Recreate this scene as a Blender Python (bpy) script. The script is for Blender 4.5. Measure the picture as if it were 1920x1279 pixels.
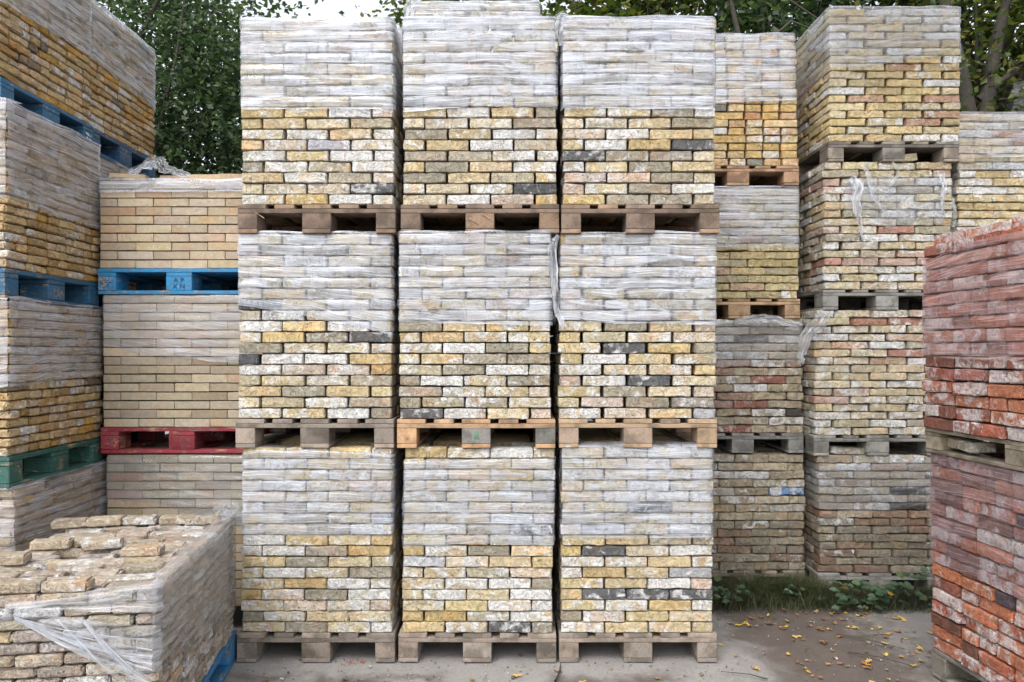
import bpy, math, random
from math import radians as R, sin, cos, pi, floor
from mathutils import Vector, Matrix, noise

sc = bpy.context.scene
for o in list(bpy.data.objects):
    bpy.data.objects.remove(o)

# ------------------------------------------------------------------ camera, sky, sun, exposure
cam = bpy.data.cameras.new('camera')
cam.sensor_width = 36.0
cam.lens = 26.63
cam.shift_y = 0.0107
cam.clip_end = 600
cam_o = bpy.data.objects.new('camera', cam)
cam_o.location = (0, 0, 1.57)
cam_o.rotation_euler = (R(90), 0, 0)
sc.collection.objects.link(cam_o)
sc.camera = cam_o

SUN_EL, SUN_AZ = 52, 205          # degrees; azimuth of the light source, clockwise from +Y (behind the camera, to its left)
w = bpy.data.worlds.new('World')
sc.world = w
w.use_nodes = True
nt = w.node_tree
bg = nt.nodes['Background']
sky = nt.nodes.new('ShaderNodeTexSky')
sky.sky_type = 'NISHITA'
sky.sun_disc = False
sky.sun_elevation = R(SUN_EL)
sky.sun_rotation = R(SUN_AZ)
sky.dust_density = 3.0
sky.air_density = 1.0
hsv = nt.nodes.new('ShaderNodeHueSaturation')      # overcast: cloud takes most of the blue out
hsv.inputs['Saturation'].default_value = 0.26
hsv.inputs['Value'].default_value = 2.4
nt.links.new(sky.outputs[0], hsv.inputs['Color'])
nt.links.new(hsv.outputs[0], bg.inputs['Color'])
bg.inputs['Strength'].default_value = 0.15
sun = bpy.data.lights.new('sun', 'SUN')
sun.energy = 0.9
sun.angle = R(18)
sun.color = (1.0, 0.975, 0.94)
sun_o = bpy.data.objects.new('sun', sun)
az, el = R(SUN_AZ), R(SUN_EL)
d = Vector((sin(az) * cos(el), cos(az) * cos(el), sin(el)))
sun_o.rotation_euler = d.to_track_quat('Z', 'Y').to_euler()
sc.collection.objects.link(sun_o)
sc.view_settings.view_transform = 'Standard'
sc.view_settings.look = 'None'
sc.view_settings.gamma = 1
sc.view_settings.use_curve_mapping = False
sc.view_settings.exposure = 0.12
sc.cycles.transparent_max_bounces = 12
sc.cycles.max_bounces = 6

rnd = random.Random(11)
U = rnd.uniform
COL = sc.collection

# ------------------------------------------------------------------ object helpers
def link(o, parent=None):
    COL.objects.link(o)
    if parent is not None:
        o.parent = parent
    return o

def tag(o, label=None, cat=None, group=None, kind=None):
    if label: o['label'] = label
    if cat: o['category'] = cat
    if group: o['group'] = group
    if kind: o['kind'] = kind
    return o

def empty(name, loc, rz=0.0):
    o = bpy.data.objects.new(name, None)
    o.empty_display_size = 0.1
    o.location = loc
    o.rotation_euler = (0, 0, rz)
    return link(o)

def mesh_from(name, V, F, mat=None, smooth=True, sharp=0):
    me = bpy.data.meshes.new(name)
    me.from_pydata([tuple(v) for v in V], [], F)
    if mat: me.materials.append(mat)
    if smooth:
        me.polygons.foreach_set('use_smooth', [True] * len(me.polygons))
        if sharp: me.set_sharp_from_angle(angle=R(sharp))
    me.update()
    return me

def ob(name, me, parent=None, loc=(0, 0, 0), rot=(0, 0, 0), scale=(1, 1, 1), color=None):
    o = bpy.data.objects.new(name, me)
    o.location = loc
    o.rotation_euler = rot
    o.scale = scale
    if color: o.color = color
    return link(o, parent)

# ------------------------------------------------------------------ node helpers
class NT:
    def __init__(s, name):
        s.m = bpy.data.materials.new(name)
        s.m.use_nodes = True
        s.t = s.m.node_tree
        s.b = s.t.nodes['Principled BSDF']
        s.out = s.t.nodes['Material Output']
    def n(s, typ, **kw):
        x = s.t.nodes.new(typ)
        for k, v in kw.items(): setattr(x, k, v)
        return x
    def l(s, a, b): s.t.links.new(a, b)
    def sock(s, node, i, v):
        if v is None: return
        if hasattr(v, 'is_linked') or hasattr(v, 'links'): s.l(v, node.inputs[i])
        else: node.inputs[i].default_value = v
    def math(s, op, a, b=None, c=None, clamp=False):
        x = s.n('ShaderNodeMath', operation=op, use_clamp=clamp)
        s.sock(x, 0, a); s.sock(x, 1, b); s.sock(x, 2, c)
        return x.outputs[0]
    def vmath(s, op, a, b=None):
        x = s.n('ShaderNodeVectorMath', operation=op)
        s.sock(x, 0, a); s.sock(x, 1, b)
        return x.outputs[0]
    def noise(s, vec, scale, detail=3, rough=0.55, dist=0.0):
        x = s.n('ShaderNodeTexNoise')
        s.l(vec, x.inputs['Vector'])
        x.inputs['Scale'].default_value = scale
        x.inputs['Detail'].default_value = detail
        x.inputs['Roughness'].default_value = rough
        x.inputs['Distortion'].default_value = dist
        return x.outputs['Fac']
    def step(s, v, a, b, lo=0.0, hi=1.0):
        x = s.n('ShaderNodeMapRange', interpolation_type='SMOOTHSTEP')
        s.sock(x, 0, v); s.sock(x, 1, a); s.sock(x, 2, b)
        x.inputs[3].default_value = lo; x.inputs[4].default_value = hi
        return x.outputs[0]
    def mix(s, f, a, b, mode='MIX'):
        x = s.n('ShaderNodeMix', data_type='RGBA', blend_type=mode)
        s.sock(x, 0, f)
        for i, v in ((6, a), (7, b)):
            if isinstance(v, (tuple, list)):
                v = (*v[:3], 1)
            s.sock(x, i, v)
        return x.outputs[2]
    def grey(s, v):
        x = s.n('ShaderNodeCombineColor')
        for i in range(3): s.l(v, x.inputs[i])
        return x.outputs[0]
    def bump(s, h, strength, dist):
        x = s.n('ShaderNodeBump')
        x.inputs['Strength'].default_value = strength
        x.inputs['Distance'].default_value = dist
        s.l(h, x.inputs['Height'])
        s.l(x.outputs[0], s.b.inputs['Normal'])
        return x.outputs[0]
    def sep(s, v):
        x = s.n('ShaderNodeSeparateXYZ'); s.l(v, x.inputs[0]); return x.outputs
    def comb(s, a, b, c=0.0):
        x = s.n('ShaderNodeCombineXYZ')
        s.sock(x, 0, a); s.sock(x, 1, b); s.sock(x, 2, c)
        return x.outputs[0]

def brick_mat(name, source, residue=(0.74, 0.735, 0.72), rough_amp=1.0, stain=(0.17, 0.15, 0.11), speck=1.0):
    """old brick: colour per brick (object colour, or the Col attribute of joined bricks), lime residue in blotches, pits, stains"""
    m = NT(name)
    tc = m.n('ShaderNodeTexCoord')
    if source == 'object':
        oi = m.n('ShaderNodeObjectInfo')
        off = m.math('MULTIPLY', oi.outputs['Random'], 37.0)
        vec = m.vmath('ADD', tc.outputs['Object'], m.comb(off, m.math('MULTIPLY', off, 1.7), off))
        col, al = oi.outputs['Color'], oi.outputs['Alpha']
    else:
        at = m.n('ShaderNodeAttribute', attribute_name='Col')
        vec = tc.outputs['Object']
        col, al = at.outputs['Color'], at.outputs['Alpha']
    n_big = m.noise(vec, 13, 5, 0.62, 0.6)
    n_mid = m.noise(vec, 34, 4, 0.6)
    n_fine = m.noise(vec, 190, 3, 0.6)
    n_tone = m.noise(vec, 7, 2)
    n_grit = m.noise(vec, 85, 4, 0.7)
    # base tone varies inside a brick
    tone = m.math('ADD', m.math('MULTIPLY', n_mid, 0.55), m.math('MULTIPLY', n_fine, 0.35))
    tone = m.math('ADD', m.math('ADD', tone, m.math('MULTIPLY', n_grit, 0.55)), 0.22)
    base = m.mix(1.0, col, m.grey(tone), 'MULTIPLY')
    warm = m.mix(1.0, base, (1.08, 0.94, 0.86), 'MULTIPLY')
    base = m.mix(m.step(n_tone, 0.5, 0.7), base, warm)
    # darker weathering
    n_st = m.noise(m.vmath('ADD', vec, (5.3, 1.1, 9.2)), 11, 5, 0.65)
    base = m.mix(m.step(n_st, 0.58, 0.74, 0, 0.45), base, m.mix(0.5, base, stain, 'MIX'))
    # lime residue; alpha says how much
    thr = m.math('SUBTRACT', 0.70, m.math('MULTIPLY', al, 0.40))
    nn = m.math('ADD', m.math('MULTIPLY', n_big, 0.8), m.math('MULTIPLY', n_mid, 0.2))
    mask = m.math('MULTIPLY', m.step(m.math('SUBTRACT', nn, thr), -0.02, 0.10), m.step(n_grit, 0.30, 0.52, 0.55, 1.0))
    res = m.mix(1.0, residue, m.grey(m.math('ADD', m.math('MULTIPLY', n_grit, 0.75), 0.52)), 'MULTIPLY')
    base = m.mix(m.math('MULTIPLY', mask, 0.88), base, res)
    # pits
    pit = m.step(m.noise(m.vmath('ADD', vec, (2.2, 7.7, 3.1)), 75, 2, 0.5), 0.66, 0.73)
    pit = m.math('MULTIPLY', pit, 0.6 * speck)
    base = m.mix(pit, base, (0.07, 0.06, 0.045))
    m.l(base, m.b.inputs['Base Color'])
    m.b.inputs['Roughness'].default_value = 0.92
    m.b.inputs['Specular IOR Level'].default_value = 0.25
    crack = m.math('ABSOLUTE', m.math('SUBTRACT', m.noise(vec, 17, 4, 0.7, 1.2), 0.5))
    crack = m.step(crack, 0.0, 0.035)
    h = m.math('ADD', m.math('MULTIPLY', n_mid, 1.0), m.math('ADD', m.math('MULTIPLY', n_fine, 0.25), m.math('MULTIPLY', n_grit, 0.7)))
    h = m.math('ADD', h, m.math('MULTIPLY', mask, 0.22))
    h = m.math('SUBTRACT', h, m.math('MULTIPLY', pit, 0.5))
    h = m.math('ADD', h, m.math('MULTIPLY', crack, 0.30))
    m.bump(h, 1.0 * rough_amp, 0.012)
    return m.m

M = {}
M['brick'] = brick_mat('old_yellow_brick', 'object')
M['brick_joined'] = brick_mat('old_yellow_brick_joined', 'attr')
M['brick_sand'] = brick_mat('sand_brick', 'object', rough_amp=0.35, residue=(0.6, 0.58, 0.54), speck=0.25)
M['brick_sand_joined'] = brick_mat('sand_brick_joined', 'attr', rough_amp=0.35, speck=0.25)
M['brick_red'] = brick_mat('old_red_brick', 'object', stain=(0.09, 0.035, 0.03), residue=(0.66, 0.59, 0.57), speck=0.4)
M['brick_red_joined'] = brick_mat('old_red_brick_joined', 'attr', stain=(0.09, 0.035, 0.03), residue=(0.66, 0.59, 0.57), speck=0.4)

def wood_mat(name, painted=False, chip=False):
    m = NT(name)
    tc = m.n('ShaderNodeTexCoord')
    oi = m.n('ShaderNodeObjectInfo')
    off = m.math('MULTIPLY', oi.outputs['Random'], 23.0)
    vec = m.vmath('ADD', tc.outputs['Object'], m.comb(off, off, off))
    st = m.vmath('MULTIPLY', vec, (1.0, 9.0, 9.0))
    grain = m.noise(st, 9, 5, 0.65, 0.8)
    fine = m.noise(m.vmath('MULTIPLY', vec, (1.0, 14.0, 14.0)), 40, 3, 0.6)
    dirt = m.noise(vec, 9, 4, 0.6)
    if chip:
        grain = m.noise(vec, 95, 3, 0.7)
        fine = m.noise(vec, 240, 2, 0.6)
    tone = m.math('ADD', m.math('MULTIPLY', grain, 0.9), m.math('MULTIPLY', fine, 0.5))
    tone = m.math('ADD', tone, 0.30)
    base = m.mix(1.0, oi.outputs['Color'], m.grey(tone), 'MULTIPLY')
    if painted:
        wear = m.step(m.math('ADD', m.math('MULTIPLY', dirt, 0.6), m.math('MULTIPLY', grain, 0.4)),
                      0.555, 0.62)
        wear = m.math('MULTIPLY', wear, oi.outputs['Alpha'])
        woodc = m.mix(1.0, (0.36, 0.25, 0.15), m.grey(tone), 'MULTIPLY')
        base = m.mix(wear, base, woodc)
        base = m.mix(m.step(m.noise(vec, 26, 5, 0.75), 0.46, 0.66, 0, 0.6), base, (0.09, 0.09, 0.085))
        base = m.mix(m.step(m.noise(m.vmath('MULTIPLY', vec, (0.4, 2.0, 2.0)), 60, 4, 0.7), 0.60, 0.66, 0, 0.8), base, (0.30, 0.27, 0.24))
    else:
        base = m.mix(m.step(m.noise(vec, 55, 3, 0.7), 0.60, 0.72, 0, 0.6), base, (0.05, 0.04, 0.03))
        base = m.mix(m.step(dirt, 0.42, 0.62, 0, 0.8), base, m.mix(1.0, base, (0.42, 0.42, 0.40), 'MULTIPLY'))
    m.l(base, m.b.inputs['Base Color'])
    m.b.inputs['Roughness'].default_value = 0.8 if not painted else 0.62
    h = m.math('ADD', grain, m.math('MULTIPLY', fine, 0.4))
    m.bump(h, 0.7, 0.003)
    return m.m

M['wood'] = wood_mat('pallet_wood')
M['chipwood'] = wood_mat('pressed_wood_block', chip=True)
M['paint'] = wood_mat('painted_pallet_wood', painted=True)

def film_mat(name, dull=False):
    """stretch film: clear where it clings to the bricks, milky where it is doubled, fine stretch wrinkles along its length"""
    m = NT(name)
    uvn = m.n('ShaderNodeUVMap', uv_map='UVMap')
    oi = m.n('ShaderNodeObjectInfo')
    off = m.math('MULTIPLY', oi.outputs['Random'], 31.0)
    u, v, _ = m.sep(uvn.outputs[0])
    u = m.math('ADD', u, off)
    low = m.noise(m.comb(m.math('MULTIPLY', u, 1.6), m.math('MULTIPLY', v, 4.0), off), 1.0, 2)
    v2 = m.math('ADD', v, m.math('MULTIPLY', low, 0.06))
    s1 = m.noise(m.comb(m.math('MULTIPLY', u, 2.6), m.math('MULTIPLY', v2, 190.0), off), 1.0, 3, 0.65)
    s2 = m.noise(m.comb(m.math('MULTIPLY', u, 2.2), m.math('MULTIPLY', v2, 42.0), off), 1.0, 3, 0.6)
    s3 = m.noise(m.comb(m.math('MULTIPLY', u, 1.3), m.math('MULTIPLY', v2, 11.0), off), 1.0, 3, 0.6)
    drip = m.noise(m.comb(m.math('MULTIPLY', u, 85.0), m.math('MULTIPLY', v, 9.0), off), 1.0, 3, 0.6)
    beads = m.noise(m.comb(m.math('MULTIPLY', u, 230.0), m.math('MULTIPLY', v, 260.0), off), 1.0, 2, 0.5)
    patch = m.step(m.noise(m.comb(m.math('MULTIPLY', u, 5.0), m.math('MULTIPLY', v2, 13.0), off), 1.0, 4, 0.6), 0.38, 0.62)
    lines = m.step(s1, 0.54, 0.60)
    bands = m.step(s2, 0.46, 0.64)
    wide = m.step(s3, 0.40, 0.62)
    dens = oi.outputs['Alpha']
    uv2 = m.n('ShaderNodeUVMap', uv_map='Courses')
    _, cz, _ = m.sep(uv2.outputs[0])
    jl = m.math('ABSOLUTE', m.math('SUBTRACT', m.math('FRACT', m.math('ADD', cz, 0.5)), 0.5))
    jn = m.noise(m.comb(m.math('MULTIPLY', u, 9.0), cz, off), 1.0, 2)
    joint = m.math('MULTIPLY', m.math('SUBTRACT', 1.0, m.step(jl, 0.03, 0.11)), m.step(jn, 0.38, 0.55))
    clr = m.step(m.noise(m.comb(m.math('MULTIPLY', u, 6.5), m.math('MULTIPLY', v2, 17.0), m.math('ADD', off, 7.0)), 1.0, 3, 0.6), 0.52, 0.64)
    a = m.math('ADD', 0.22, m.math('MULTIPLY', patch, 0.24))
    a = m.math('ADD', a, m.math('MULTIPLY', lines, 0.50))
    a = m.math('ADD', a, m.math('MULTIPLY', bands, 0.20))
    a = m.math('ADD', a, m.math('MULTIPLY', wide, 0.10))
    a = m.math('SUBTRACT', a, m.math('MULTIPLY', m.step(drip, 0.60, 0.70), 0.28))
    a = m.math('SUBTRACT', a, m.math('MULTIPLY', m.step(beads, 0.60, 0.68), 0.20))
    a = m.math('MULTIPLY', a, m.math('SUBTRACT', 1.0, m.math('MULTIPLY', joint, 0.80)))
    a = m.math('MULTIPLY', a, m.math('SUBTRACT', 1.0, m.math('MULTIPLY', clr, 0.62)))
    a = m.math('MULTIPLY', a, m.math('MULTIPLY', dens, 0.95), clamp=True)
    a = m.math('MINIMUM', a, 0.93)
    m.l(oi.outputs['Color'], m.b.inputs['Base Color'])
    m.b.inputs['Roughness'].default_value = 0.16
    m.b.inputs['Specular IOR Level'].default_value = 0.65
    h = m.math('ADD', m.math('MULTIPLY', s1, 0.35), m.math('MULTIPLY', s2, 1.0))
    h = m.math('ADD', h, m.math('MULTIPLY', s3, 1.0))
    nrm = m.bump(h, 0.6, 0.006)
    # a little of the light goes through the milky film
    tr = m.n('ShaderNodeBsdfTranslucent'); m.l(oi.outputs['Color'], tr.inputs['Color']); m.l(nrm, tr.inputs['Normal'])
    ms = m.n('ShaderNodeMixShader'); ms.inputs[0].default_value = 0.32
    m.l(m.b.outputs[0], ms.inputs[1]); m.l(tr.outputs[0], ms.inputs[2])
    clear = m.n('ShaderNodeBsdfTransparent'); clear.inputs['Color'].default_value = (0.88, 0.90, 0.93, 1)
    gl = m.n('ShaderNodeBsdfGlossy'); gl.inputs['Roughness'].default_value = 0.12; m.l(nrm, gl.inputs['Normal'])
    fr = m.n('ShaderNodeFresnel'); fr.inputs['IOR'].default_value = 1.45; m.l(nrm, fr.inputs['Normal'])
    ge = m.n('ShaderNodeNewGeometry'); g2 = m.n('ShaderNodeMixShader'); m.l(m.math('MULTIPLY', fr.outputs[0], m.math('SUBTRACT', 1.0, ge.outputs['Backfacing'])), g2.inputs[0]); m.l(clear.outputs[0], g2.inputs[1]); m.l(gl.outputs[0], g2.inputs[2])
    fin = m.n('ShaderNodeMixShader'); m.l(a, fin.inputs[0]); m.l(g2.outputs[0], fin.inputs[1]); m.l(ms.outputs[0], fin.inputs[2])
    m.l(fin.outputs[0], m.out.inputs['Surface'])
    return m.m
M['film'] = film_mat('stretch_film')

def leaf_mat(name, cols, trans=0.35, rough=0.5, clump=False):
    m = NT(name)
    g = m.n('ShaderNodeNewGeometry')
    r = m.n('ShaderNodeValToRGB')
    e = r.color_ramp.elements
    while len(e) < len(cols): e.new(0.5)
    for i, c in enumerate(cols):
        e[i].position = i / (len(cols) - 1); e[i].color = (*c, 1)
    m.l(g.outputs['Random Per Island'], r.inputs[0])
    m.l(r.outputs[0], m.b.inputs['Base Color'])
    m.b.inputs['Roughness'].default_value = rough
    tr = m.n('ShaderNodeBsdfTranslucent')
    m.l(m.mix(1.0, r.outputs[0], (1.3, 1.5, 0.7), 'MULTIPLY'), tr.inputs['Color'])
    ms = m.n('ShaderNodeMixShader'); ms.inputs[0].default_value = trans
    m.l(m.b.outputs[0], ms.inputs[1]); m.l(tr.outputs[0], ms.inputs[2])
    m.l(ms.outputs[0], m.out.inputs['Surface'])
    return m.m
M['leaf_dark'] = leaf_mat('dark_green_leaves', [(0.025, 0.048, 0.028), (0.05, 0.085, 0.045), (0.08, 0.125, 0.065), (0.12, 0.16, 0.085)], rough=0.36)
M['leaf_olive'] = leaf_mat('yellow_green_leaves', [(0.03, 0.05, 0.014), (0.06, 0.09, 0.02), (0.10, 0.13, 0.03), (0.19, 0.16, 0.035)])
M['leaf_bramble'] = leaf_mat('bramble_leaves', [(0.03, 0.06, 0.03), (0.05, 0.10, 0.05), (0.09, 0.14, 0.08), (0.14, 0.17, 0.06)])
M['grass'] = leaf_mat('grass_blades', [(0.03, 0.045, 0.018), (0.06, 0.075, 0.03), (0.13, 0.12, 0.06), (0.045, 0.08, 0.025)], rough=0.7)

def obj_leaf_mat():
    m = NT('fallen_leaf_skin')
    oi = m.n('ShaderNodeObjectInfo'); tc = m.n('ShaderNodeTexCoord')
    n = m.noise(tc.outputs['Object'], 90, 3)
    c = m.mix(m.step(n, 0.5, 0.68, 0, 0.7), oi.outputs['Color'], (0.14, 0.07, 0.02))
    m.l(c, m.b.inputs['Base Color']); m.b.inputs['Roughness'].default_value = 0.6
    return m.m
M['fallen'] = obj_leaf_mat()

def bark_mat():
    m = NT('bark')
    tc = m.n('ShaderNodeTexCoord')
    v = m.vmath('MULTIPLY', tc.outputs['Object'], (1, 1, 0.35))
    n = m.noise(v, 30, 5, 0.65, 0.5); n2 = m.noise(v, 5, 3)
    c = m.mix(n, (0.018, 0.015, 0.012), (0.075, 0.065, 0.05))
    c = m.mix(m.step(n2, 0.5, 0.7, 0, 0.6), c, (0.07, 0.085, 0.045))
    m.l(c, m.b.inputs['Base Color']); m.b.inputs['Roughness'].default_value = 0.9
    m.bump(n, 0.9, 0.02)
    return m.m
M['bark'] = bark_mat()

def ground_mat():
    m = NT('yard_concrete')
    tc = m.n('ShaderNodeTexCoord')
    v = tc.outputs['Object']
    x, y, z = m.sep(v)
    n = m.noise(v, 1.6, 5, 0.6, 0.4); n2 = m.noise(v, 7, 5, 0.65); f = m.noise(v, 60, 4, 0.7); g = m.noise(v, 260, 3, 0.7)
    conc = m.mix(n2, (0.19, 0.178, 0.165), (0.31, 0.295, 0.28))
    mud = m.mix(n2, (0.075, 0.060, 0.052), (0.15, 0.122, 0.105))
    # damp silt lies to the right of the stacks and in a band across the yard before them
    e1 = m.math('ADD', x, m.math('MULTIPLY', n, 1.3))
    side = m.step(e1, 1.75, 2.05)
    far = m.step(m.math('ADD', x, m.math('MULTIPLY', n2, 0.9)), 2.3, 2.75)
    band = m.step(m.math('ADD', y, m.math('MULTIPLY', n, 0.9)), 4.12, 4.24)
    bandm = m.math('SUBTRACT', 1.0, band)
    patch = m.step(n, 0.44, 0.56)
    damp = m.math('MAXIMUM', m.math('MULTIPLY', side, m.math('SUBTRACT', 1.0, m.math('MULTIPLY', far, 0.75))), m.math('MULTIPLY', bandm, patch))
    c = m.mix(damp, conc, mud)
    c = m.mix(1.0, c, m.grey(m.math('ADD', m.math('MULTIPLY', f, 0.6), m.math('MULTIPLY_ADD', g, 0.5, 0.45))), 'MULTIPLY')
    c = m.mix(m.step(m.noise(v, 45, 2), 0.70, 0.74, 0, 0.7), c, (0.05, 0.04, 0.035))
    # soil beneath the growth along the rear stacks
    soil = m.math('MULTIPLY', m.step(m.math('ADD', y, m.math('MULTIPLY', n2, 0.25)), 4.66, 4.85), m.step(x, 1.0, 1.1))
    c = m.mix(soil, c, (0.05, 0.045, 0.035))
    m.l(c, m.b.inputs['Base Color'])
    m.sock(m.b, 'Roughness', m.math('SUBTRACT', 0.9, m.math('MULTIPLY', damp, 0.32)))
    m.bump(m.math('ADD', m.math('MULTIPLY', f, 1.0), m.math('ADD', m.math('MULTIPLY', g, 0.5), m.math('MULTIPLY', n2, 1.5))), 0.6, 0.006)
    return m.m
M['ground'] = ground_mat()

# ------------------------------------------------------------------ ground
gs, GV, GF = 60, [], []
rows = [-30, -8, 0, 1.5] + [2 + i * 0.05 for i in range(70)] + [6, 8, 12, 30, 120, 400]
colsx = [-300, -60, -15, -6] + [-3.5 + i * 0.08 for i in range(90)] + [5, 8, 20, 60, 300]
for y in rows:
    for x in colsx:
        zz = 0.0
        if 2 < y < 5.5 and -3.5 < x < 3.7 :
            zz = -0.006 + 0.006 * noise.noise((x * 1.3, y * 1.3, 0))
        GV.append((x, y, zz))
nc = len(colsx)
for j in range(len(rows) - 1):
    for i in range(nc - 1):
        a = j * nc + i
        GF.append((a, a + 1, a + 1 + nc, a + nc))
g = ob('ground', mesh_from('ground', GV, GF, M['ground']))
tag(g, 'light grey concrete yard with brown damp silt patches', kind='structure')

# ------------------------------------------------------------------ brick templates
def brick_geo(L, B, H, r, amp, seed, nx=9, ny=4, nz=4, chips=2):
    rr = random.Random(seed)
    def cuts(T, n, e):
        return [-T / 2] + [-T / 2 + e + (T - 2 * e) * i / (n - 2) for i in range(n - 1)] + [T / 2]
    X, Y, Z = cuts(L, nx, r), cuts(B, ny, r), cuts(H, nz, r * 0.8)
    idx, V = {}, []
    chipset = set()
    def vid(i, j, k):
        key = (i, j, k)
        if key in idx: return idx[key]
        p = [X[i], Y[j], Z[k]]
        ext = [i in (0, nx), j in (0, ny), k in (0, nz)]
        ne = sum(ext)
        if ne >= 2:
            pull = r * (0.34 if ne == 2 else 0.50)
            if rr.random() < 0.07 * chips:
                pull += rr.uniform(0.3, 1.0) * r * 1.1
            for q in range(3):
                if ext[q]: p[q] -= math.copysign(pull * (1 if q != 2 else 0.8), p[q])
        nv = noise.noise_vector(Vector((p[0] * 22 + seed * 3.1, p[1] * 22, p[2] * 30)))
        nf = noise.noise_vector(Vector((p[0] * 75 + seed, p[1] * 75, p[2] * 90)))
        for q in range(3): p[q] += nv[q] * amp + nf[q] * amp * .55
        idx[key] = len(V); V.append(tuple(p))
        return idx[key]
    F = []
    for i in range(nx):
        for j in range(ny):
            F.append((vid(i, j, 0), vid(i, j + 1, 0), vid(i + 1, j + 1, 0), vid(i + 1, j, 0)))
            F.append((vid(i, j, nz), vid(i + 1, j, nz), vid(i + 1, j + 1, nz), vid(i, j + 1, nz)))
    for i in range(nx):
        for k in range(nz):
            F.append((vid(i, 0, k), vid(i + 1, 0, k), vid(i + 1, 0, k + 1), vid(i, 0, k + 1)))
            F.append((vid(i, ny, k), vid(i, ny, k + 1), vid(i + 1, ny, k + 1), vid(i + 1, ny, k)))
    for j in range(ny):
        for k in range(nz):
            F.append((vid(0, j, k), vid(0, j, k + 1), vid(0, j + 1, k + 1), vid(0, j + 1, k)))
            F.append((vid(nx, j, k), vid(nx, j + 1, k), vid(nx, j + 1, k + 1), vid(nx, j, k + 1)))
    return V, F

def scaled(c, k): return tuple(q * k for q in c)
NVAR = 14
class Kind:
    def __init__(s, L, B, H, r, amp, mat, chips=2, gap=0.003, seed=0):
        s.L, s.B, s.H = L, B, H
        s.mat, s.joined = M[mat], M[mat + '_joined']
        s.full, s.half, s.geo = [], [], []
        for i in range(NVAR):
            V, F = brick_geo(L, B, H, r, amp * (1.5 if i % 4 == 0 else 1), seed + i * 7 + 1, chips=chips * (3 if i % 4 == 0 else 1))
            s.full.append(mesh_from('brick', V, F, s.mat, sharp=28))
        for i in range(6):
            s.geo.append(brick_geo(L, B, H, r, amp, seed + i * 5 + 3, nx=3, ny=3, nz=3, chips=chips))
K_WAAL = Kind(0.214, 0.104, 0.0525, 0.0046, 0.0030, 'brick', chips=3, seed=10)
K_YSSEL = Kind(0.155, 0.075, 0.0408, 0.0085, 0.0028, 'brick', chips=3, seed=300)
K_RIGHT = Kind(0.228, 0.108, 0.0485, 0.0050, 0.0042, 'brick', chips=4, seed=500)
K_SAND = Kind(0.1985, 0.097, 0.0475, 0.0026, 0.0007, 'brick_sand', chips=1, seed=700)
K_RED = Kind(0.206, 0.100, 0.0560, 0.0058, 0.0034, 'brick_red', chips=4, seed=900)

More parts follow.
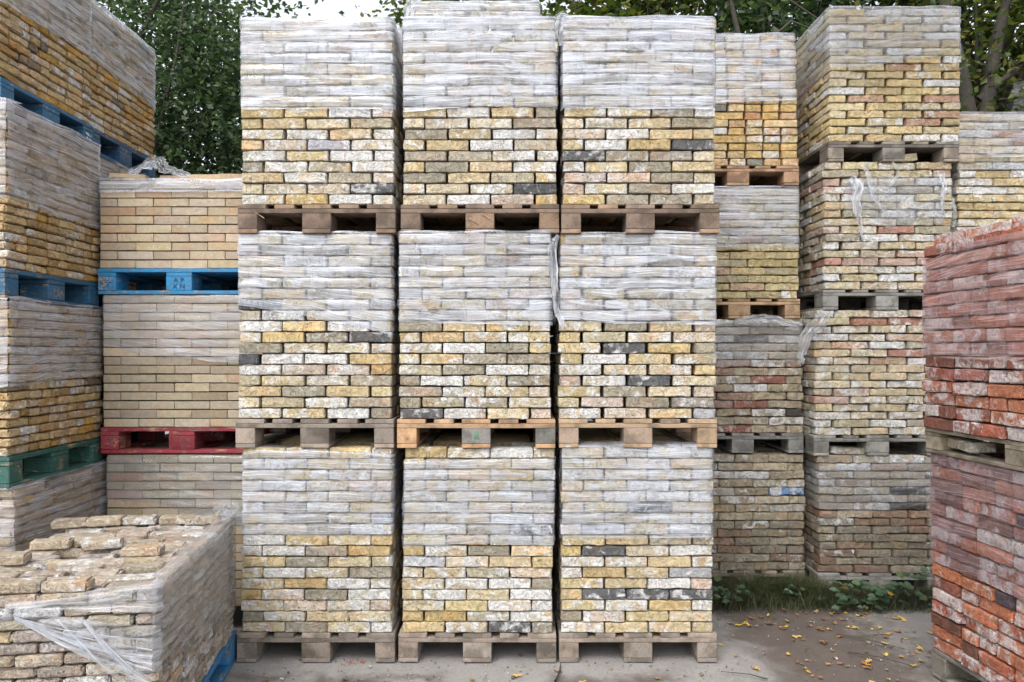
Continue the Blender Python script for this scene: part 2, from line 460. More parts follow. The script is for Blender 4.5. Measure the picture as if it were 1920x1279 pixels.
# palettes: (weight, colour, residue amount 0..1)
PAL = {
 'yellow': [(26, (0.57, 0.465, 0.275), .38), (24, (0.58, 0.50, 0.345), .52), (14, (0.58, 0.53, 0.42), .75), (9, (0.56, 0.47, 0.37), .5),
            (6, (0.53, 0.41, 0.205), .22), (7, (0.36, 0.32, 0.245), .28), (0.25, (0.11, 0.11, 0.11), .40), (6, (0.46, 0.41, 0.30), .4), (2, (0.45, .45, .45), .5)],
 'ochre': [(28, (0.56, 0.405, 0.205), .24), (22, (0.58, 0.43, 0.25), .42), (14, (0.44, 0.29, 0.13), .2), (9, (0.54, 0.40, 0.22), .6),
           (3, (0.26, 0.21, 0.15), .25), (7, (0.56, 0.34, 0.10), .05)],
 'beige': [(30, (0.42, 0.355, 0.285), .30), (20, (0.45, 0.39, 0.31), .42), (14, (0.36, 0.315, 0.265), .25), (6, (0.47, 0.38, 0.26), .3), (8, (0.43, 0.38, 0.33), .55)],
 'sand': [(30, (0.44, 0.36, 0.26), .02), (24, (0.48, 0.40, 0.285), .02), (10, (0.43, 0.315, 0.215), .02), (8, (0.50, 0.42, 0.28), .05), (3, (0.44, 0.38, 0.31), .15)],
 'sand_dull': [(30, (0.365, 0.31, 0.225), .02), (20, (0.40, 0.345, 0.25), .02), (12, (0.32, 0.265, 0.185), .02), (3, (0.38, 0.28, 0.21), .02)],
 'header': [(24, (0.56, 0.40, 0.17), .2), (22, (0.58, 0.45, 0.25), .35), (12, (0.56, 0.38, 0.22), .3), (12, (0.58, 0.52, 0.38), .6), (7, (0.24, 0.23, 0.19), .1), (4, (0.50, 0.30, 0.17), .1)],
 'tan': [(30, (0.45, 0.37, 0.19), .15), (20, (0.48, 0.40, 0.22), .28), (9, (0.45, 0.33, 0.22), .25), (6, (0.38, 0.34, 0.22), .2)],
 'mixed': [(26, (0.52, 0.445, 0.30), .38), (20, (0.54, 0.48, 0.345), .6), (8, (0.50, 0.37, 0.285), .4), (2.5, (0.44, 0.25, 0.18), .35), (8, (0.42, 0.38, 0.29), .4), (8, (0.5, 0.48, 0.40), .7)],
 'mixed_yellow': [(30, (0.57, 0.455, 0.245), .25), (20, (0.58, 0.50, 0.325), .45), (8, (0.50, 0.33, 0.22), .4), (9, (0.54, 0.50, 0.40), .7), (5, (0.40, 0.34, 0.20), .2)],
 'brown': [(26, (0.38, 0.325, 0.23), .25), (18, (0.41, 0.36, 0.265), .45), (9, (0.37, 0.265, 0.20), .3), (2.5, (0.30, 0.14, 0.10), .3), (8, (0.42, 0.40, 0.34), .6), (2, (0.08, 0.07, 0.06), .3)],
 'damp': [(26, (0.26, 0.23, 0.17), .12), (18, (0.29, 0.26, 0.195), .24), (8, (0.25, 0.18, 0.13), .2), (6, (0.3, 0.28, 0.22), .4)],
 'red': [(26, (0.41, 0.145, 0.09), .50), (16, (0.46, 0.18, 0.10), .42), (14, (0.30, 0.12, 0.09), .5), (12, (0.40, 0.19, 0.15), .6), (10, (0.19, 0.085, 0.06), .12), (4, (0.10, 0.075, 0.08), .12), (3, (0.48, 0.41, 0.34), .7)],
}
def pick(pal, rr):
    P = PAL[pal]
    if rr.random() < .001: rr.random()
    t = rr.random() * sum(p[0] for p in P)
    for wgt, c, a in P:
        t -= wgt
        if t <= 0: break
    k = rr.uniform(0.84, 1.10)
    return (min(1, c[0] * k), min(1, c[1] * k * rr.uniform(.98, 1.01)), min(1, c[2] * k * rr.uniform(.93, 1.08)), max(0.0, min(1.0, a + rr.uniform(-.16, .2))))

class Joined:
    def __init__(s): s.V, s.F, s.C = [], [], []
    def add(s, geo, mat4, col):
        b = len(s.V)
        for v in geo[0]: s.V.append(mat4 @ Vector(v))
        for f in geo[1]: s.F.append(tuple(i + b for i in f))
        s.C.extend([col] * len(geo[0]))
    def build(s, name, mat, parent):
        me = mesh_from(name, s.V, s.F, mat)
        at = me.color_attributes.new('Col', 'FLOAT_COLOR', 'POINT')
        at.data.foreach_set('color', [c for q in s.C for c in q])
        return ob(name, me, parent)

def row_plan(W, L, B, k, style, rr):
    """bricks along a face: list of (start, width, is_header)"""
    out, kinds = [], []
    if style == 'half':
        m = int((W - B) / L + .17)
        kinds = [0] * m
        kinds.insert(0 if k % 2 else m, 1)
    elif style == 'stretch':
        m = int(W / L + 1e-6)
        kinds = [0] * m if k % 2 == 0 else [1] + [0] * (m - 1) + [1]
    elif style == 'header':
        kinds = [1] * int(W / B + 1e-6)
        if rr.random() < 0.35 and len(kinds) > 3:
            i = rr.randrange(len(kinds) - 1); kinds[i:i + 2] = [0]
    else:
        t = 0.0
        prob = 0.45
        while t + B <= W + 1e-6:
            if t + L <= W + 1e-6 and rr.random() > prob: kinds.append(0); t += L
            else: kinds.append(1); t += B
    tot = sum(B if q else L for q in kinds)
    gap = max(0.0005, (W - tot) / max(1, len(kinds) - 1))
    x = 0.0
    for q in kinds:
        wd = B if q else L
        out.append((x, wd, q)); x += wd + gap
    return out

def pack(label, x, y, z, W, D, n, pitch, kind, pal, rz=0.0, faces='F', style='half', side='stretch', seed=1, pals=None,
         jit=1.0, top=0, skip=(), group='stacked packs of reclaimed bricks', joinall=False, top_gap=(), lean=(0, 0), dark={}):
    """a pack of loose stacked bricks; local x runs along its front face, local y goes back"""
    rr = random.Random(seed * 101 + 7)
    root = empty('brick_pack', (x, y, z), rz)
    tag(root, label, 'brick pack', group)
    L, B, H = kind.L, kind.B, kind.H
    J = Joined()
    hs = (pitch - 0.0032) / H
    CH, OL = (0.125, 0.125, 0.125, .46), (0.33, 0.30, 0.23, .34)
    def put(px, py, pz, ang, indiv, pl, tilt=0.0, force=None):
        c = pick(pl, rr)
        if force: c = CH if force == 'c' else OL
        lx = lean[0] * (pz / (n * pitch)); ly = lean[1] * (pz / (n * pitch))
        rot = (R(rr.gauss(0, .5) * jit), R(rr.gauss(0, .42) * jit + tilt), ang + R(rr.gauss(0, .8) * jit) + (pi if rr.random() < .5 else 0))
        sc_ = (rr.uniform(.975, 1.008), rr.uniform(.96, 1.0), hs * rr.uniform(.91, 1.0))
        loc = (px + lx, py + ly, pz + rr.uniform(-.0008, .0008))
        if indiv:
            ob('brick', kind.full[rr.randrange(NVAR)], root, loc, rot, sc_, c)
        else:
            from mathutils import Euler
            mt = Matrix.LocRotScale(Vector(loc), Euler(rot), Vector(sc_))
            J.add(kind.geo[rr.randrange(6)], mt, c)
    for k in range(n):
        pz = (k + 0.5) * pitch
        pl = pal
        if pals:
            for lim, q in pals:
                if k < lim: pl = q; break
        rowx = rr.gauss(0, .0035) * min(1.3, jit)
        # front
        fr = row_plan(W, L, B, k, style, rr)
        for i, (s0, wd, hd) in enumerate(fr):
            if (k, i) in skip: continue
            yo = max(-.005, min(.005, rr.gauss(0, .0035) * jit))
            if hd: put(s0 + wd / 2 + rowx, L / 2 + yo, pz, pi / 2, 'F' in faces and not joinall, pl, force=dark.get((k, i)))
            else: put(s0 + wd / 2 + rowx, B / 2 + yo, pz, 0, 'F' in faces and not joinall, pl, force=dark.get((k, i)))
        lh = bool(fr and fr[0][2]); rh = bool(fr and fr[-1][2])
        for face, hdr in (('L', lh), ('R', rh)):
            if face not in faces and face.lower() not in faces: continue
            st = (L if hdr else B) + 0.004
            pln = row_plan(D - st, L, B, k + (1 if hdr else 0), side, rr)
            for (s0, wd, hd) in pln:
                xo = max(-.005, min(.005, rr.gauss(0, .0035) * jit))
                dep = (L if hd else B) / 2
                px = dep + xo if face == 'L' else W - dep + xo
                put(px, st + s0 + wd / 2, pz, 0 if hd else pi / 2, (face in faces) and not joinall, pl)
        if top and k >= n - top:
            # the upper courses are filled across, since their top is seen
            i0 = B + 0.012
            yy = B + .006
            row = 0
            while yy + B < D:
                pln = row_plan(W - 2 * i0, L, B, row + k, 'mix' if row % 3 == 1 else 'stretch', rr)
                for (s0, wd, hd) in pln:
                    if rr.random() < .04 and k == n - 1: continue
                    put(i0 + s0 + wd / 2, yy + B / 2, pz, 0, k == n - 1, pl, tilt=rr.gauss(0, .7))
                yy += B + .005
                row += 1
    # the inner bricks, never seen one by one: uneven courses
    V, F = [], []
    inx, iny = (B + .012 if ('L' in faces or 'l' in faces) else .01), L + .012
    inx2 = (B + .012 if ('R' in faces or 'r' in faces) else .01)
    nl = n - (top if top else 0)
    for k in range(nl):
        a, b = inx + rr.uniform(0, .006) + L*0.0, W - inx2 - rr.uniform(0, .006)
        c, e = iny + rr.uniform(0, .006), D - rr.uniform(0, .01)
        lx = lean[0] * ((k + .5) / n); ly = lean[1] * ((k + .5) / n)
        z0, z1 = k * pitch + .0015, (k + 1) * pitch - .0015
        q = len(V)
        V += [(a + lx, c + ly, z0), (b + lx, c + ly, z0), (b + lx, e + ly, z0), (a + lx, e + ly, z0), (a + lx, c + ly, z1), (b + lx, c + ly, z1), (b + lx, e + ly, z1), (a + lx, e + ly, z1)]
        F += [(q, q + 3, q + 2, q + 1), (q + 4, q + 5, q + 6, q + 7), (q, q + 1, q + 5, q + 4), (q + 1, q + 2, q + 6, q + 5), (q + 2, q + 3, q + 7, q + 6), (q + 3, q, q + 4, q + 7)]
    core = Joined(); core.V, core.F = [Vector(v) for v in V], F
    core.C = [(*PAL[pal][0][1], .2)] * len(V)
    co = core.build('inner_bricks', kind.joined, root)
    co['kind'] = 'stuff'
    if J.V:
        jo = J.build('side_bricks', kind.joined, root)
        jo['kind'] = 'stuff'
    return root

# ------------------------------------------------------------------ stretch film
def lerp_list(pts, t):
    if t <= pts[0][0]: return pts[0][1]
    for (a, va), (b, vb) in zip(pts, pts[1:]):
        if t <= b: return va + (vb - va) * (t - a) / max(1e-9, b - a)
    return pts[-1][1]

def film(root, W, D, low, high, dens=0.9, tint=(0.70, 0.73, 0.81), u0=None, u1=None, fold=0.10, pitch=0.055, seed=0, off=0.010, wob=0.006, step=0.028, ragged=0.006, lean=(0, 0), H=1.0, name='plastic_film'):
    """film round a pack. u runs along the front (0..W), right side (..W+D), back, left side; low/high are lists (u, z)"""
    rr = random.Random(seed + 5)
    P = 2 * (W + D)
    u0 = 0.0 if u0 is None else u0
    u1 = P if u1 is None else u1
    def base(u):
        u = u % P
        if u < W: return Vector((u, 0, 0)), Vector((0, -1, 0)), min(u, W - u)
        u -= W
        if u < D: return Vector((W, u, 0)), Vector((1, 0, 0)), min(u, D - u)
        u -= D
        if u < W: return Vector((W - u, D, 0)), Vector((0, 1, 0)), min(u, W - u)
        u -= W
        return Vector((0, D - u, 0)), Vector((-1, 0, 0)), min(u, D - u)
    nu = max(6, int((u1 - u0) / step))
    V, F, UV, UC = [], [], [], []
    zmax = max(v for _, v in high)
    nv = max(5, int((zmax - min(v for _, v in low)) / 0.0135))
    nf = 4 if fold else 0
    sd = seed * 3.7
    for i in range(nu + 1):
        u = u0 + (u1 - u0) * i / nu
        p, nn, edge = base(u)
        lo = lerp_list(low, u) + ragged * noise.noise((u * 9, sd, 1)) + ragged * .5 * noise.noise((u * 31, sd, 4))
        hi = lerp_list(high, u) + 0.007 + 0.010 * noise.noise((u * 5, sd, 2))
        for j in range(nv + 1 + nf):
            t = min(1.0, j / nv)
            zz = lo + (hi - lo) * t
            dsp = off + wob * noise.noise((u * 4, zz * 26, sd)) + wob * .7 * noise.noise((u * 16, zz * 60, sd + 3))
            dsp -= 0.0035 * (0.5 + 0.5 * cos(2 * pi * zz / pitch)) * (1 if edge > .03 else .2)
            if edge < .02: dsp -= (.02 - edge) * .25
            q = p + nn * dsp
            if j > nv:
                f = (j - nv) / nf
                q = p + nn * (dsp - f * fold * (1 + .5 * noise.noise((u * 5, f, sd)))) 
                q.z = zz + 0.010 * sin(min(1, f) * pi * .6) + .004 * noise.noise((u * 14, f * 5, sd))
            else:
                q.z = zz
            q.x += lean[0] * q.z / H; q.y += lean[1] * q.z / H
            V.append(q)
            UC.append((u, zz / pitch))
            UV.append((u, (t * (zmax - lerp_list(low, u0))) + (max(0, j - nv) * .02)))
    tot = nv + 1 + nf
    for i in range(nu):
        for j in range(tot - 1):
            a = i * tot + j
            F.append((a, a + tot, a + tot + 1, a + 1))
    me = mesh_from(name, V, F, M['film'])
    ul = me.uv_layers.new(name='UVMap')
    flat = []
    for f in F:
        for vi in f: flat.extend(UV[vi])
    ul.data.foreach_set('uv', flat)
    u2 = me.uv_layers.new(name='Courses')
    flat = []
    for f in F:
        for vi in f: flat.extend(UC[vi])
    u2.data.foreach_set('uv', flat)
    return ob(name, me, root, color=(*tint, dens))

def film_strip(parent, pts, widths, dens=0.9, tint=(0.8, 0.81, 0.86), seed=0, normal=(0, -1, 0), crumple=0.012, nseg=26, nw=9, name='film_tail'):
    """a crumpled tail or rag of film along a path"""
    V, F, UV = [], [], []
    pts = [Vector(p) for p in pts]
    nrm = Vector(normal).normalized()
    tot = 0.0
    prev = None
    for i in range(nseg + 1):
        t = i / nseg * (len(pts) - 1)
        k = min(int(t), len(pts) - 2); f = t - k
        p = pts[k].lerp(pts[k + 1], f)
        dr = (pts[k + 1] - pts[k]).normalized()
        side = dr.cross(nrm).normalized()
        wd = widths[k] + (widths[k + 1] - widths[k]) * f
        if prev: tot += (p - prev).length
        prev = p
        for j in range(nw + 1):
            s = j / nw - .5
            ws = wd * s * (1 + .35 * noise.noise((i * .5, seed, j * .1)))
            q = p + side * ws + nrm * (crumple * (noise.noise((i * .35, j * .9, seed)) + .6 * noise.noise((i * .9, j * 1.7, seed + 9))) + crumple)
            q += side * crumple * .5 * noise.noise((i * .6, seed + 4, 0))
            V.append(q); UV.append((tot, j * wd / nw))
    UC = [(0.0, 0.5)] * len(V)
    for i in range(nseg):
        for j in range(nw):
            a = i * (nw + 1) + j
            F.append((a, a + nw + 1, a + nw + 2, a + 1))
    me = mesh_from(name, V, F, M['film'])
    ul = me.uv_layers.new(name='UVMap')
    flat = []
    for f in F:
        for vi in f: flat.extend(UV[vi])
    ul.data.foreach_set('uv', flat)
    u2 = me.uv_layers.new(name='Courses')
    u2.data.foreach_set('uv', [0.0, 0.5] * len(me.loops))
    return ob(name, me, parent, color=(*tint, dens))

# ------------------------------------------------------------------ pallets
board_cache = {}
def board_mesh(L, Wd, T, mat, var):
    key = (round(L, 3), round(Wd, 3), round(T, 3), mat, var)
    if key not in board_cache:
        V, F = brick_geo(L - .001, Wd - .001, T - .0012, 0.0025, 0.0011, int(L * 991 + Wd * 77 + var * 13) % 997, nx=6, ny=3, nz=3, chips=2)
        board_cache[key] = mesh_from('board', V, F, M[mat], sharp=28)
    return board_cache[key]

WOODS = [(0.25, 0.175, 0.12), (0.20, 0.155, 0.115), (0.18, 0.15, 0.125), (0.28, 0.19, 0.125)]
def pallet(label, x, y, z, W=0.8, D=1.2, rz=0.0, style='euro', woods=None, paint=None, H=0.145, seed=0, chip=True, group='pallets under the brick packs', blockcols=None, tilt=0.0):
    rr = random.Random(seed * 31 + 3)
    root = empty('pallet', (x, y, z), rz)
    if tilt: root.rotation_euler = (0, tilt, rz)
    tag(root, label, 'pallet', group)
    woods = woods or WOODS
    k = H / 0.144
    tb, ts, tk, tt = .022 * k, .078 * k, .022 * k, .022 * k
    def col(c=None):
        c = c or (paint if paint else rr.choice(woods))
        q = rr.uniform(.82, 1.15)
        return (c[0] * q, c[1] * q, c[2] * q, 1.0 if rr.random() < .5 else .75)
    mt = 'paint' if paint else 'wood'
    def put(name, L, Wd, T, cx, cy, cz, along, m=None, c=None):
        me = board_mesh(L, Wd, T, m or mt, rr.randrange(3))
        ob(name, me, root, (cx, cy, cz), (0, 0, 0 if along == 'x' else pi / 2), (1, 1, 1), c or col())
    bx = [(0.0, .1), (W / 2 - .0725, .145), (W - .1, .1)]
    by = [0.0, D / 2 - .0725, D - .145]
    for s0, wd in bx:
        for yb in by:
            cm = 'paint' if paint else ('chipwood' if (chip and rr.random() < .6) else 'wood')
            put('block', .145, wd, ts, s0 + wd / 2, yb + .0725, tb + ts / 2, 'y', cm, col(rr.choice(blockcols)) if blockcols else None)
    if style == 'euro':
        for s0, wd in bx:
            put('bottom_board', D, wd, tb, s0 + wd / 2, D / 2, tb / 2, 'y')
        for yb in by:
            put('stringer_board', W, .145, tk, W / 2, yb + .0725, tb + ts + tk / 2, 'x')
        ws = [.145, .1, .145, .1, .145]
        gap = (W - sum(ws)) / 4
        xx = 0.0
        for wd in ws:
            put('deck_board', D, wd, tt, xx + wd / 2, D / 2, tb + ts + tk + tt / 2, 'y')
            xx += wd + gap
    else:
        # boards run all round underneath; the deck runs across
        put('bottom_board', W, .1, tb, W / 2, .05, tb / 2, 'x')
        put('bottom_board', W, .1, tb, W / 2, D - .05, tb / 2, 'x')
        for s0, wd in bx:
            put('bottom_board', D - .2, wd, tb, s0 + wd / 2, D / 2, tb / 2, 'y')
        for s0, wd in bx:
            put('stringer_board', D, wd, tk, s0 + wd / 2, D / 2, tb + ts + tk / 2, 'y')
        nb = 7
        wd = .125
        gap = (D - nb * wd) / (nb - 1)
        for i in range(nb):
            put('deck_board', W, wd, tt, W / 2, i * (wd + gap) + wd / 2, tb + ts + tk + tt / 2, 'x')
    return root

def text_on(parent, body, size, loc, rot, mat, name='stencil_lettering'):
    cu = bpy.data.curves.new(name, 'FONT')
    cu.body = body; cu.size = size; cu.align_x = 'CENTER'; cu.align_y = 'CENTER'; cu.extrude = 0.0003
    cu.space_line = 0.85
    t = bpy.data.objects.new(name, cu)
    COL.objects.link(t)
    dg = bpy.context.evaluated_depsgraph_get()
    me = bpy.data.meshes.new_from_object(t.evaluated_get(dg))
    bpy.data.objects.remove(t)
    me.materials.clear(); me.materials.append(mat)
    return ob(name, me, parent, loc, rot)
def flat_mat(name, c, r=.7):
    m = NT(name); m.b.inputs['Base Color'].default_value = (*c, 1); m.b.inputs['Roughness'].default_value = r
    return m.m
M['ink'] = flat_mat('stencil_ink', (0.012, 0.04, 0.09))
M['whiteink'] = flat_mat('white_stencil', (0.6, 0.66, 0.7))

PW = 0.145
# ------------------------------------------------------------------ three middle columns
YC = 3.84
PC = 0.0553
mid = {
 'left': dict(
   packs=[(-1.378, .770, 'yellow', 'lowest pack of yellow bricks in the left middle column, standing on the ground pallet'),
          (-1.392, .788, 'yellow', 'middle pack of the left middle column, under film slanting down to the right'),
          (-1.373, .784, 'yellow', 'top pack of the left middle column, against the bright gap of sky')],
   pallets=[(-1.392, 'ground pallet of the left middle column, beside the low front brick pack'),
            (-1.397, 'weathered grey pallet under the middle pack of the left middle column'),
            (-1.387, 'brown pallet under the top pack of the left middle column')],
   film=[([(0, .50), (.770, .49)], [(0, .91), (.08, .93), (.77, .90)]), ([(0, .58), (.35, .52), (.79, .43)], None), ([(0, .485), (.784, .485)], None)], wide=1.02),
 'centre': dict(
   packs=[(-.562, .773, 'yellow', 'lowest pack of the centre column, pale yellow bricks on the ground pallet'),
          (-.573, .776, 'yellow', 'middle pack of the centre column, yellow bricks with several dark grey ones'),
          (-.554, .788, 'yellow', 'top pack of the centre column, in front of a taller wrapped pack')],
   pallets=[(-.576, 'ground pallet of the centre column, weathered grey brown wood'),
            (-.581, 'fresh orange wood pallet with green mark under the middle pack of the centre column'),
            (-.562, 'brown pallet under the top pack of the centre column')],
   film=[([(0, .43), (.35, .46), (.773, .44)], [(0, .86), (.773, .885)]), ([(0, .49), (.776, .475)], None), ([(0, .47), (.35, .50), (.788, .49)], None)], wide=1.0),
 'right': dict(
   packs=[(.249, .778, 'yellow', 'lowest pack of the right middle column with three charcoal bricks in its lower courses'),
          (.232, .805, 'yellow', 'middle pack of the right middle column, loose film fold at its upper left corner'),
          (.257, .780, 'yellow', 'top pack of the right middle column with blue grey bricks at its left edge')],
   pallets=[(.238, 'ground pallet of the right middle column, beside the brown damp yard'),
            (.238, 'pallet with broad light wood blocks under the middle pack of the right middle column'),
            (.249, 'brown wood pallet under the top pack of the right middle column')],
   film=[([(0, .48), (.78, .485)], None), ([(0, .50), (.3, .485), (.805, .475)], None), ([(0, .485), (.78, .485)], None)], wide=1.0),
}
orange = [(0.46, 0.28, 0.15), (0.42, 0.27, 0.16)]
DARK = {('left', 2): {(1, 3): 'c', (3, 0): 'o'}, ('centre', 2): {(3, 1): 'o', (8, 3): 'o', (9, 1): 'o', (6, 0): 'o'},
        ('right', 2): {(5, 3): 'c', (4, 0): 'c', (4, 1): 'o', (0, 2): 'o', (3, 2): 'o'},
        ('left', 1): {(7, 3): 'c', (6, 0): 'o', (2, 1): 'o', (10, 0): 'c'}, ('centre', 1): {(8, 0): 'o', (5, 3): 'o', (4, 1): 'o', (3, 0): 'o', (3, 3): 'o', (0, 0): 'c', (6, 2): 'o', (9, 1): 'o'},
        ('right', 1): {(8, 1): 'o', (6, 1): 'c', (3, 2): 'c'}, ('left', 0): {(6, 1): 'o', (3, 2): 'o', (1, 0): 'o'},
        ('centre', 0): {(0, 2): 'c', (0, 3): 'o', (9, 3): 'c', (7, 2): 'o', (4, 3): 'o'}, ('right', 0): {(7, 1): 'c', (3, 1): 'c', (3, 2): 'c', (3, 3): 'c', (11, 2): 'c'}}
greyw = [(0.25, 0.21, 0.175), (0.21, 0.175, 0.145), (0.28, 0.225, 0.18)]
seed = 1
midroots = {}
for cname, c in mid.items():
    for lv in range(3):
        z = lv * 1.085
        px, plabel = c['pallets'][lv]
        if cname == 'centre' and lv == 1: wd_, bc = orange, [(0.46, 0.28, 0.15), (0.25, 0.2, 0.15), (0.2, 0.19, 0.17)]
        elif lv == 1: wd_, bc = [(0.38, 0.27, 0.17), (0.36, 0.27, 0.2)] if cname == 'right' else greyw, None
        elif lv == 0: wd_, bc = greyw, None
        else: wd_, bc = [(0.26, 0.17, 0.11), (0.21, 0.15, 0.11), (0.18, 0.125, 0.09)], None
        rz = R(U(-.7, .7))
        proot = pallet(plabel, px, YC - .012 + U(-.006, .006), z, seed=seed, woods=wd_, blockcols=bc, rz=rz)
        midroots[(cname, lv, 'p')] = proot
        bx_, W, pal, label = c['packs'][lv]
        W -= .012; bx_ += .004
        lean = (U(-.012, .012), U(-.016, .016))
        n = 17
        if (cname, lv) in (('left', 0), ('centre', 0)): n = 17
        st = U(-.008, .008)
        r = pack(label, bx_, YC + st * .5, z + PW, W, 1.18, n, PC, K_WAAL, pal, seed=seed, style='half', faces='Flr', jit=1.0, rz=rz, lean=lean, dark=DARK.get((cname, lv), {}))
        midroots[(cname, lv)] = r
        low, high = c['film'][lv]
        PP = 2 * (W + 1.18)
        low = low + [(W + 1.18, low[-1][1] + .0), (W + 1.18 + W, low[0][1]), (PP, low[0][1])]
        if high is None: high = [(0, n * PC + .004), (PP, n * PC + .004)]
        else: high = high + [(PP, high[0][1])]
        film(r, W, 1.18, low, high, dens=[.78, .9, 1.0][lv], seed=seed, pitch=PC, lean=lean, H=n * PC)
        seed += 1
# loose fold of film standing off the corner of the right middle column
r = midroots[('right', 1)]
film_strip(r, [(-.004, -.01, .93), (-.035, -.012, .87), (-.022, -.014, .70), (-.012, -.012, .55), (.03, -.012, .46)], [.02, .05, .035, .03, .03], dens=.9, seed=4)
r = midroots[('right', 2)]
film_strip(r, [(.03, -.012, .935), (-.02, -.01, .955), (-.026, -.008, .91), (-.012, -.01, .80)], [.03, .05, .04, .02], dens=.95, seed=8)
# green stain mark on the middle block of the orange pallet
M['green'] = flat_mat('green_marker', (0.09, 0.19, 0.12))
V, F = brick_geo(.022, .0008, .045, .0003, .004, 5)
ob('green_mark', mesh_from('green_mark', V, F, M['green']), midroots[('centre', 1, 'p')], (.4, -.0012, .062))
# splinters of torn wood on the blocks
for key, sx, sz in ((('left', 2, 'p'), .115, .09), (('centre', 2, 'p'), .43, .085), (('centre', 2, 'p'), .37, .06)):
    V, F = brick_geo(.055, .003, .004, .001, .002, 3)
    ob('splinter', mesh_from('splinter', V, F, M['wood']), midroots[key], (sx, -.006, sz), (0, R(35), R(8)), (1, 1, 1), (.5, .38, .24, 1))

# ------------------------------------------------------------------ wrapped columns behind the middle ones
def back_column(x, y, W, D, top, levels, labels, plabels, pal, seed, rz=0.0, kind=K_WAAL, dens=1.0, vis=True, tint=(0.70, 0.73, 0.81)):
    hh = top / levels
    for lv in range(levels):
        z = lv * hh
        n = int((hh - PW) / .0535)
        pt = (hh - PW) / n
        pallet(plabels[lv], x, y, z, W=W, D=D, seed=seed + lv, rz=rz)
        r = pack(labels[lv], x, y, z + PW, W, D - .02, n, pt, kind, pal, seed=seed + lv, faces='Flr', style='half', rz=rz, joinall=(lv < levels - 1))
        PP = 2 * (W + D - .02)
        film(r, W, D - .02, [(0, .4), (PP, .4)] , [(0, n * pt + .004), (PP, n * pt + .004)], dens=dens, seed=seed + lv, pitch=pt, step=.05, tint=tint)
    return r
names4 = ['lowest', 'second', 'third', 'top']
rb = back_column(-.682, 5.12, .87, 1.2, 3.93, 4, [f'{q} pack of the tall column behind the centre column' if q != 'top' else 'wrapped pale pack rising behind the top of the centre column' for q in names4],
            [f'pallet under the {q} pack of the tall column behind the centre column' for q in names4], 'yellow', 60)
film_strip(rb, [(.05, .02, .82), (.02, .01, .85), (-.012, .0, .80), (-.016, 0, .62)], [.04, .08, .08, .03], dens=1, seed=12)
back_column(-1.585, 5.12, .87, 1.2, 3.75, 4, [f'{q} pack of the column hidden behind the left middle column' if q != 'top' else 'wrapped pack whose edge shows between the left and centre top packs' for q in names4],
            [f'pallet under the {q} pack behind the left middle column' for q in names4], 'yellow', 70)

# ------------------------------------------------------------------ smooth sand brick column (left of the middle)
YB, XB, WB = 4.24, -2.308, .905
bp = .0493
rB1 = pack('lowest pack of smooth sand bricks, under the dark red pallet', XB + .04, YB, PW, WB - .035, .98, 17, .0501, K_SAND, 'sand_dull', seed=81, style='half', faces='Flr', jit=.25)
film(rB1, WB - .05, .98, [(0, .60), (.3, .58), (WB - .05, .42), (4, .5)], [(0, .835), (4, .835)], dens=.28, seed=81, pitch=bp, fold=.05)
film(rB1, WB - .05, .98, [(0, .50), (.3, .49), (WB - .05, .485), (4, .48)], [(0, .505), (.3, .507), (WB - .05, .512), (4, .50)], dens=.75, seed=82, pitch=bp, fold=0, ragged=.003)
red = pallet('dark red painted pallet in the sand brick column', XB + .01, YB - .01, 1.003, W=WB, D=1.0, style='closed', paint=(0.24, 0.018, 0.03), seed=82)
rB2 = pack('middle pack of smooth sand bricks between the blue and dark red pallets', XB + .02, YB, 1.148, WB - .03, .98, 15, .0496, K_SAND, 'sand', seed=83, style='half', faces='Flr', jit=.25, pals=[(8, 'sand_dull'), (15, 'sand')])
film(rB2, WB - .03, .98, [(0, .46), (.2, .42), (.35, .40), (WB, .34), (3.5, .42), (4, .46)], [(0, .735), (4, .735)], dens=.55, seed=83, pitch=bp, fold=.05)
blue = pallet('bright blue painted pallet with lettered blocks in the sand brick column', XB - .005, YB - .01, 1.892, W=WB, D=1.0, style='closed', paint=(0.012, 0.20, 0.42), seed=84)
text_on(blue, 'A P\nX N', .040, (WB / 2, -.0035, .061), (R(90), 0, 0), M['ink'])
def worn_stamp(parent, bars, y, mat):
    V, F = [], []
    for (x, z, w_, h_) in bars:
        g, f = brick_geo(w_, .0006, h_, .0003, .0006, int(x * 9000) % 97, nx=5, ny=3, nz=3)
        b = len(V); V += [(p[0] + x, p[1] + y, p[2] + z) for p in g]; F += [tuple(i + b for i in q) for q in f]
    return ob('worn_stamp', mesh_from('worn_stamp', V, F, mat), parent)
worn_stamp(blue, [(.052, .078, .070, .0014), (.052, .040, .070, .0014), (.017, .059, .0014, .036), (.087, .059, .0014, .036),
                  (.025, .062, .005, .018), (.045, .066, .014, .005), (.058, .066, .005, .005), (.072, .066, .015, .005), (.058, .053, .013, .006)], -.0035, M['ink'])
rB3 = pack('top pack of smooth sand bricks with loose bricks and a band of film on top', XB + .002, YB, 2.037, WB - .005, .98, 10, bp, K_SAND, 'sand', seed=85, style='half', faces='Flr', jit=.25, top=1)
film(rB3, WB, .98, [(0, .425), (WB, .43), (4, .43)], [(0, .497), (4, .50)], dens=1.0, seed=85, pitch=bp, fold=.12)
for i, (bx_, by_, rz_) in enumerate([(.03, .12, .1), (.30, .16, -.05), (.345, .40, .1), (.56, .20, .02), (.66, .12, .0), (.46, .14, .03), (.78, .2, -.3), (.86, .1, .2), (.2, .5, .3), (.5, .6, .2)]):
    ob('brick', K_SAND.full[i % NVAR], rB3, (bx_ + .08, by_, 10 * bp + .031), (R(U(-2, 2)), R(U(-2, 2)), rz_), (1, 1, 1), (*scaled((0.47, 0.36, 0.235), U(.9, 1.1)), .1))
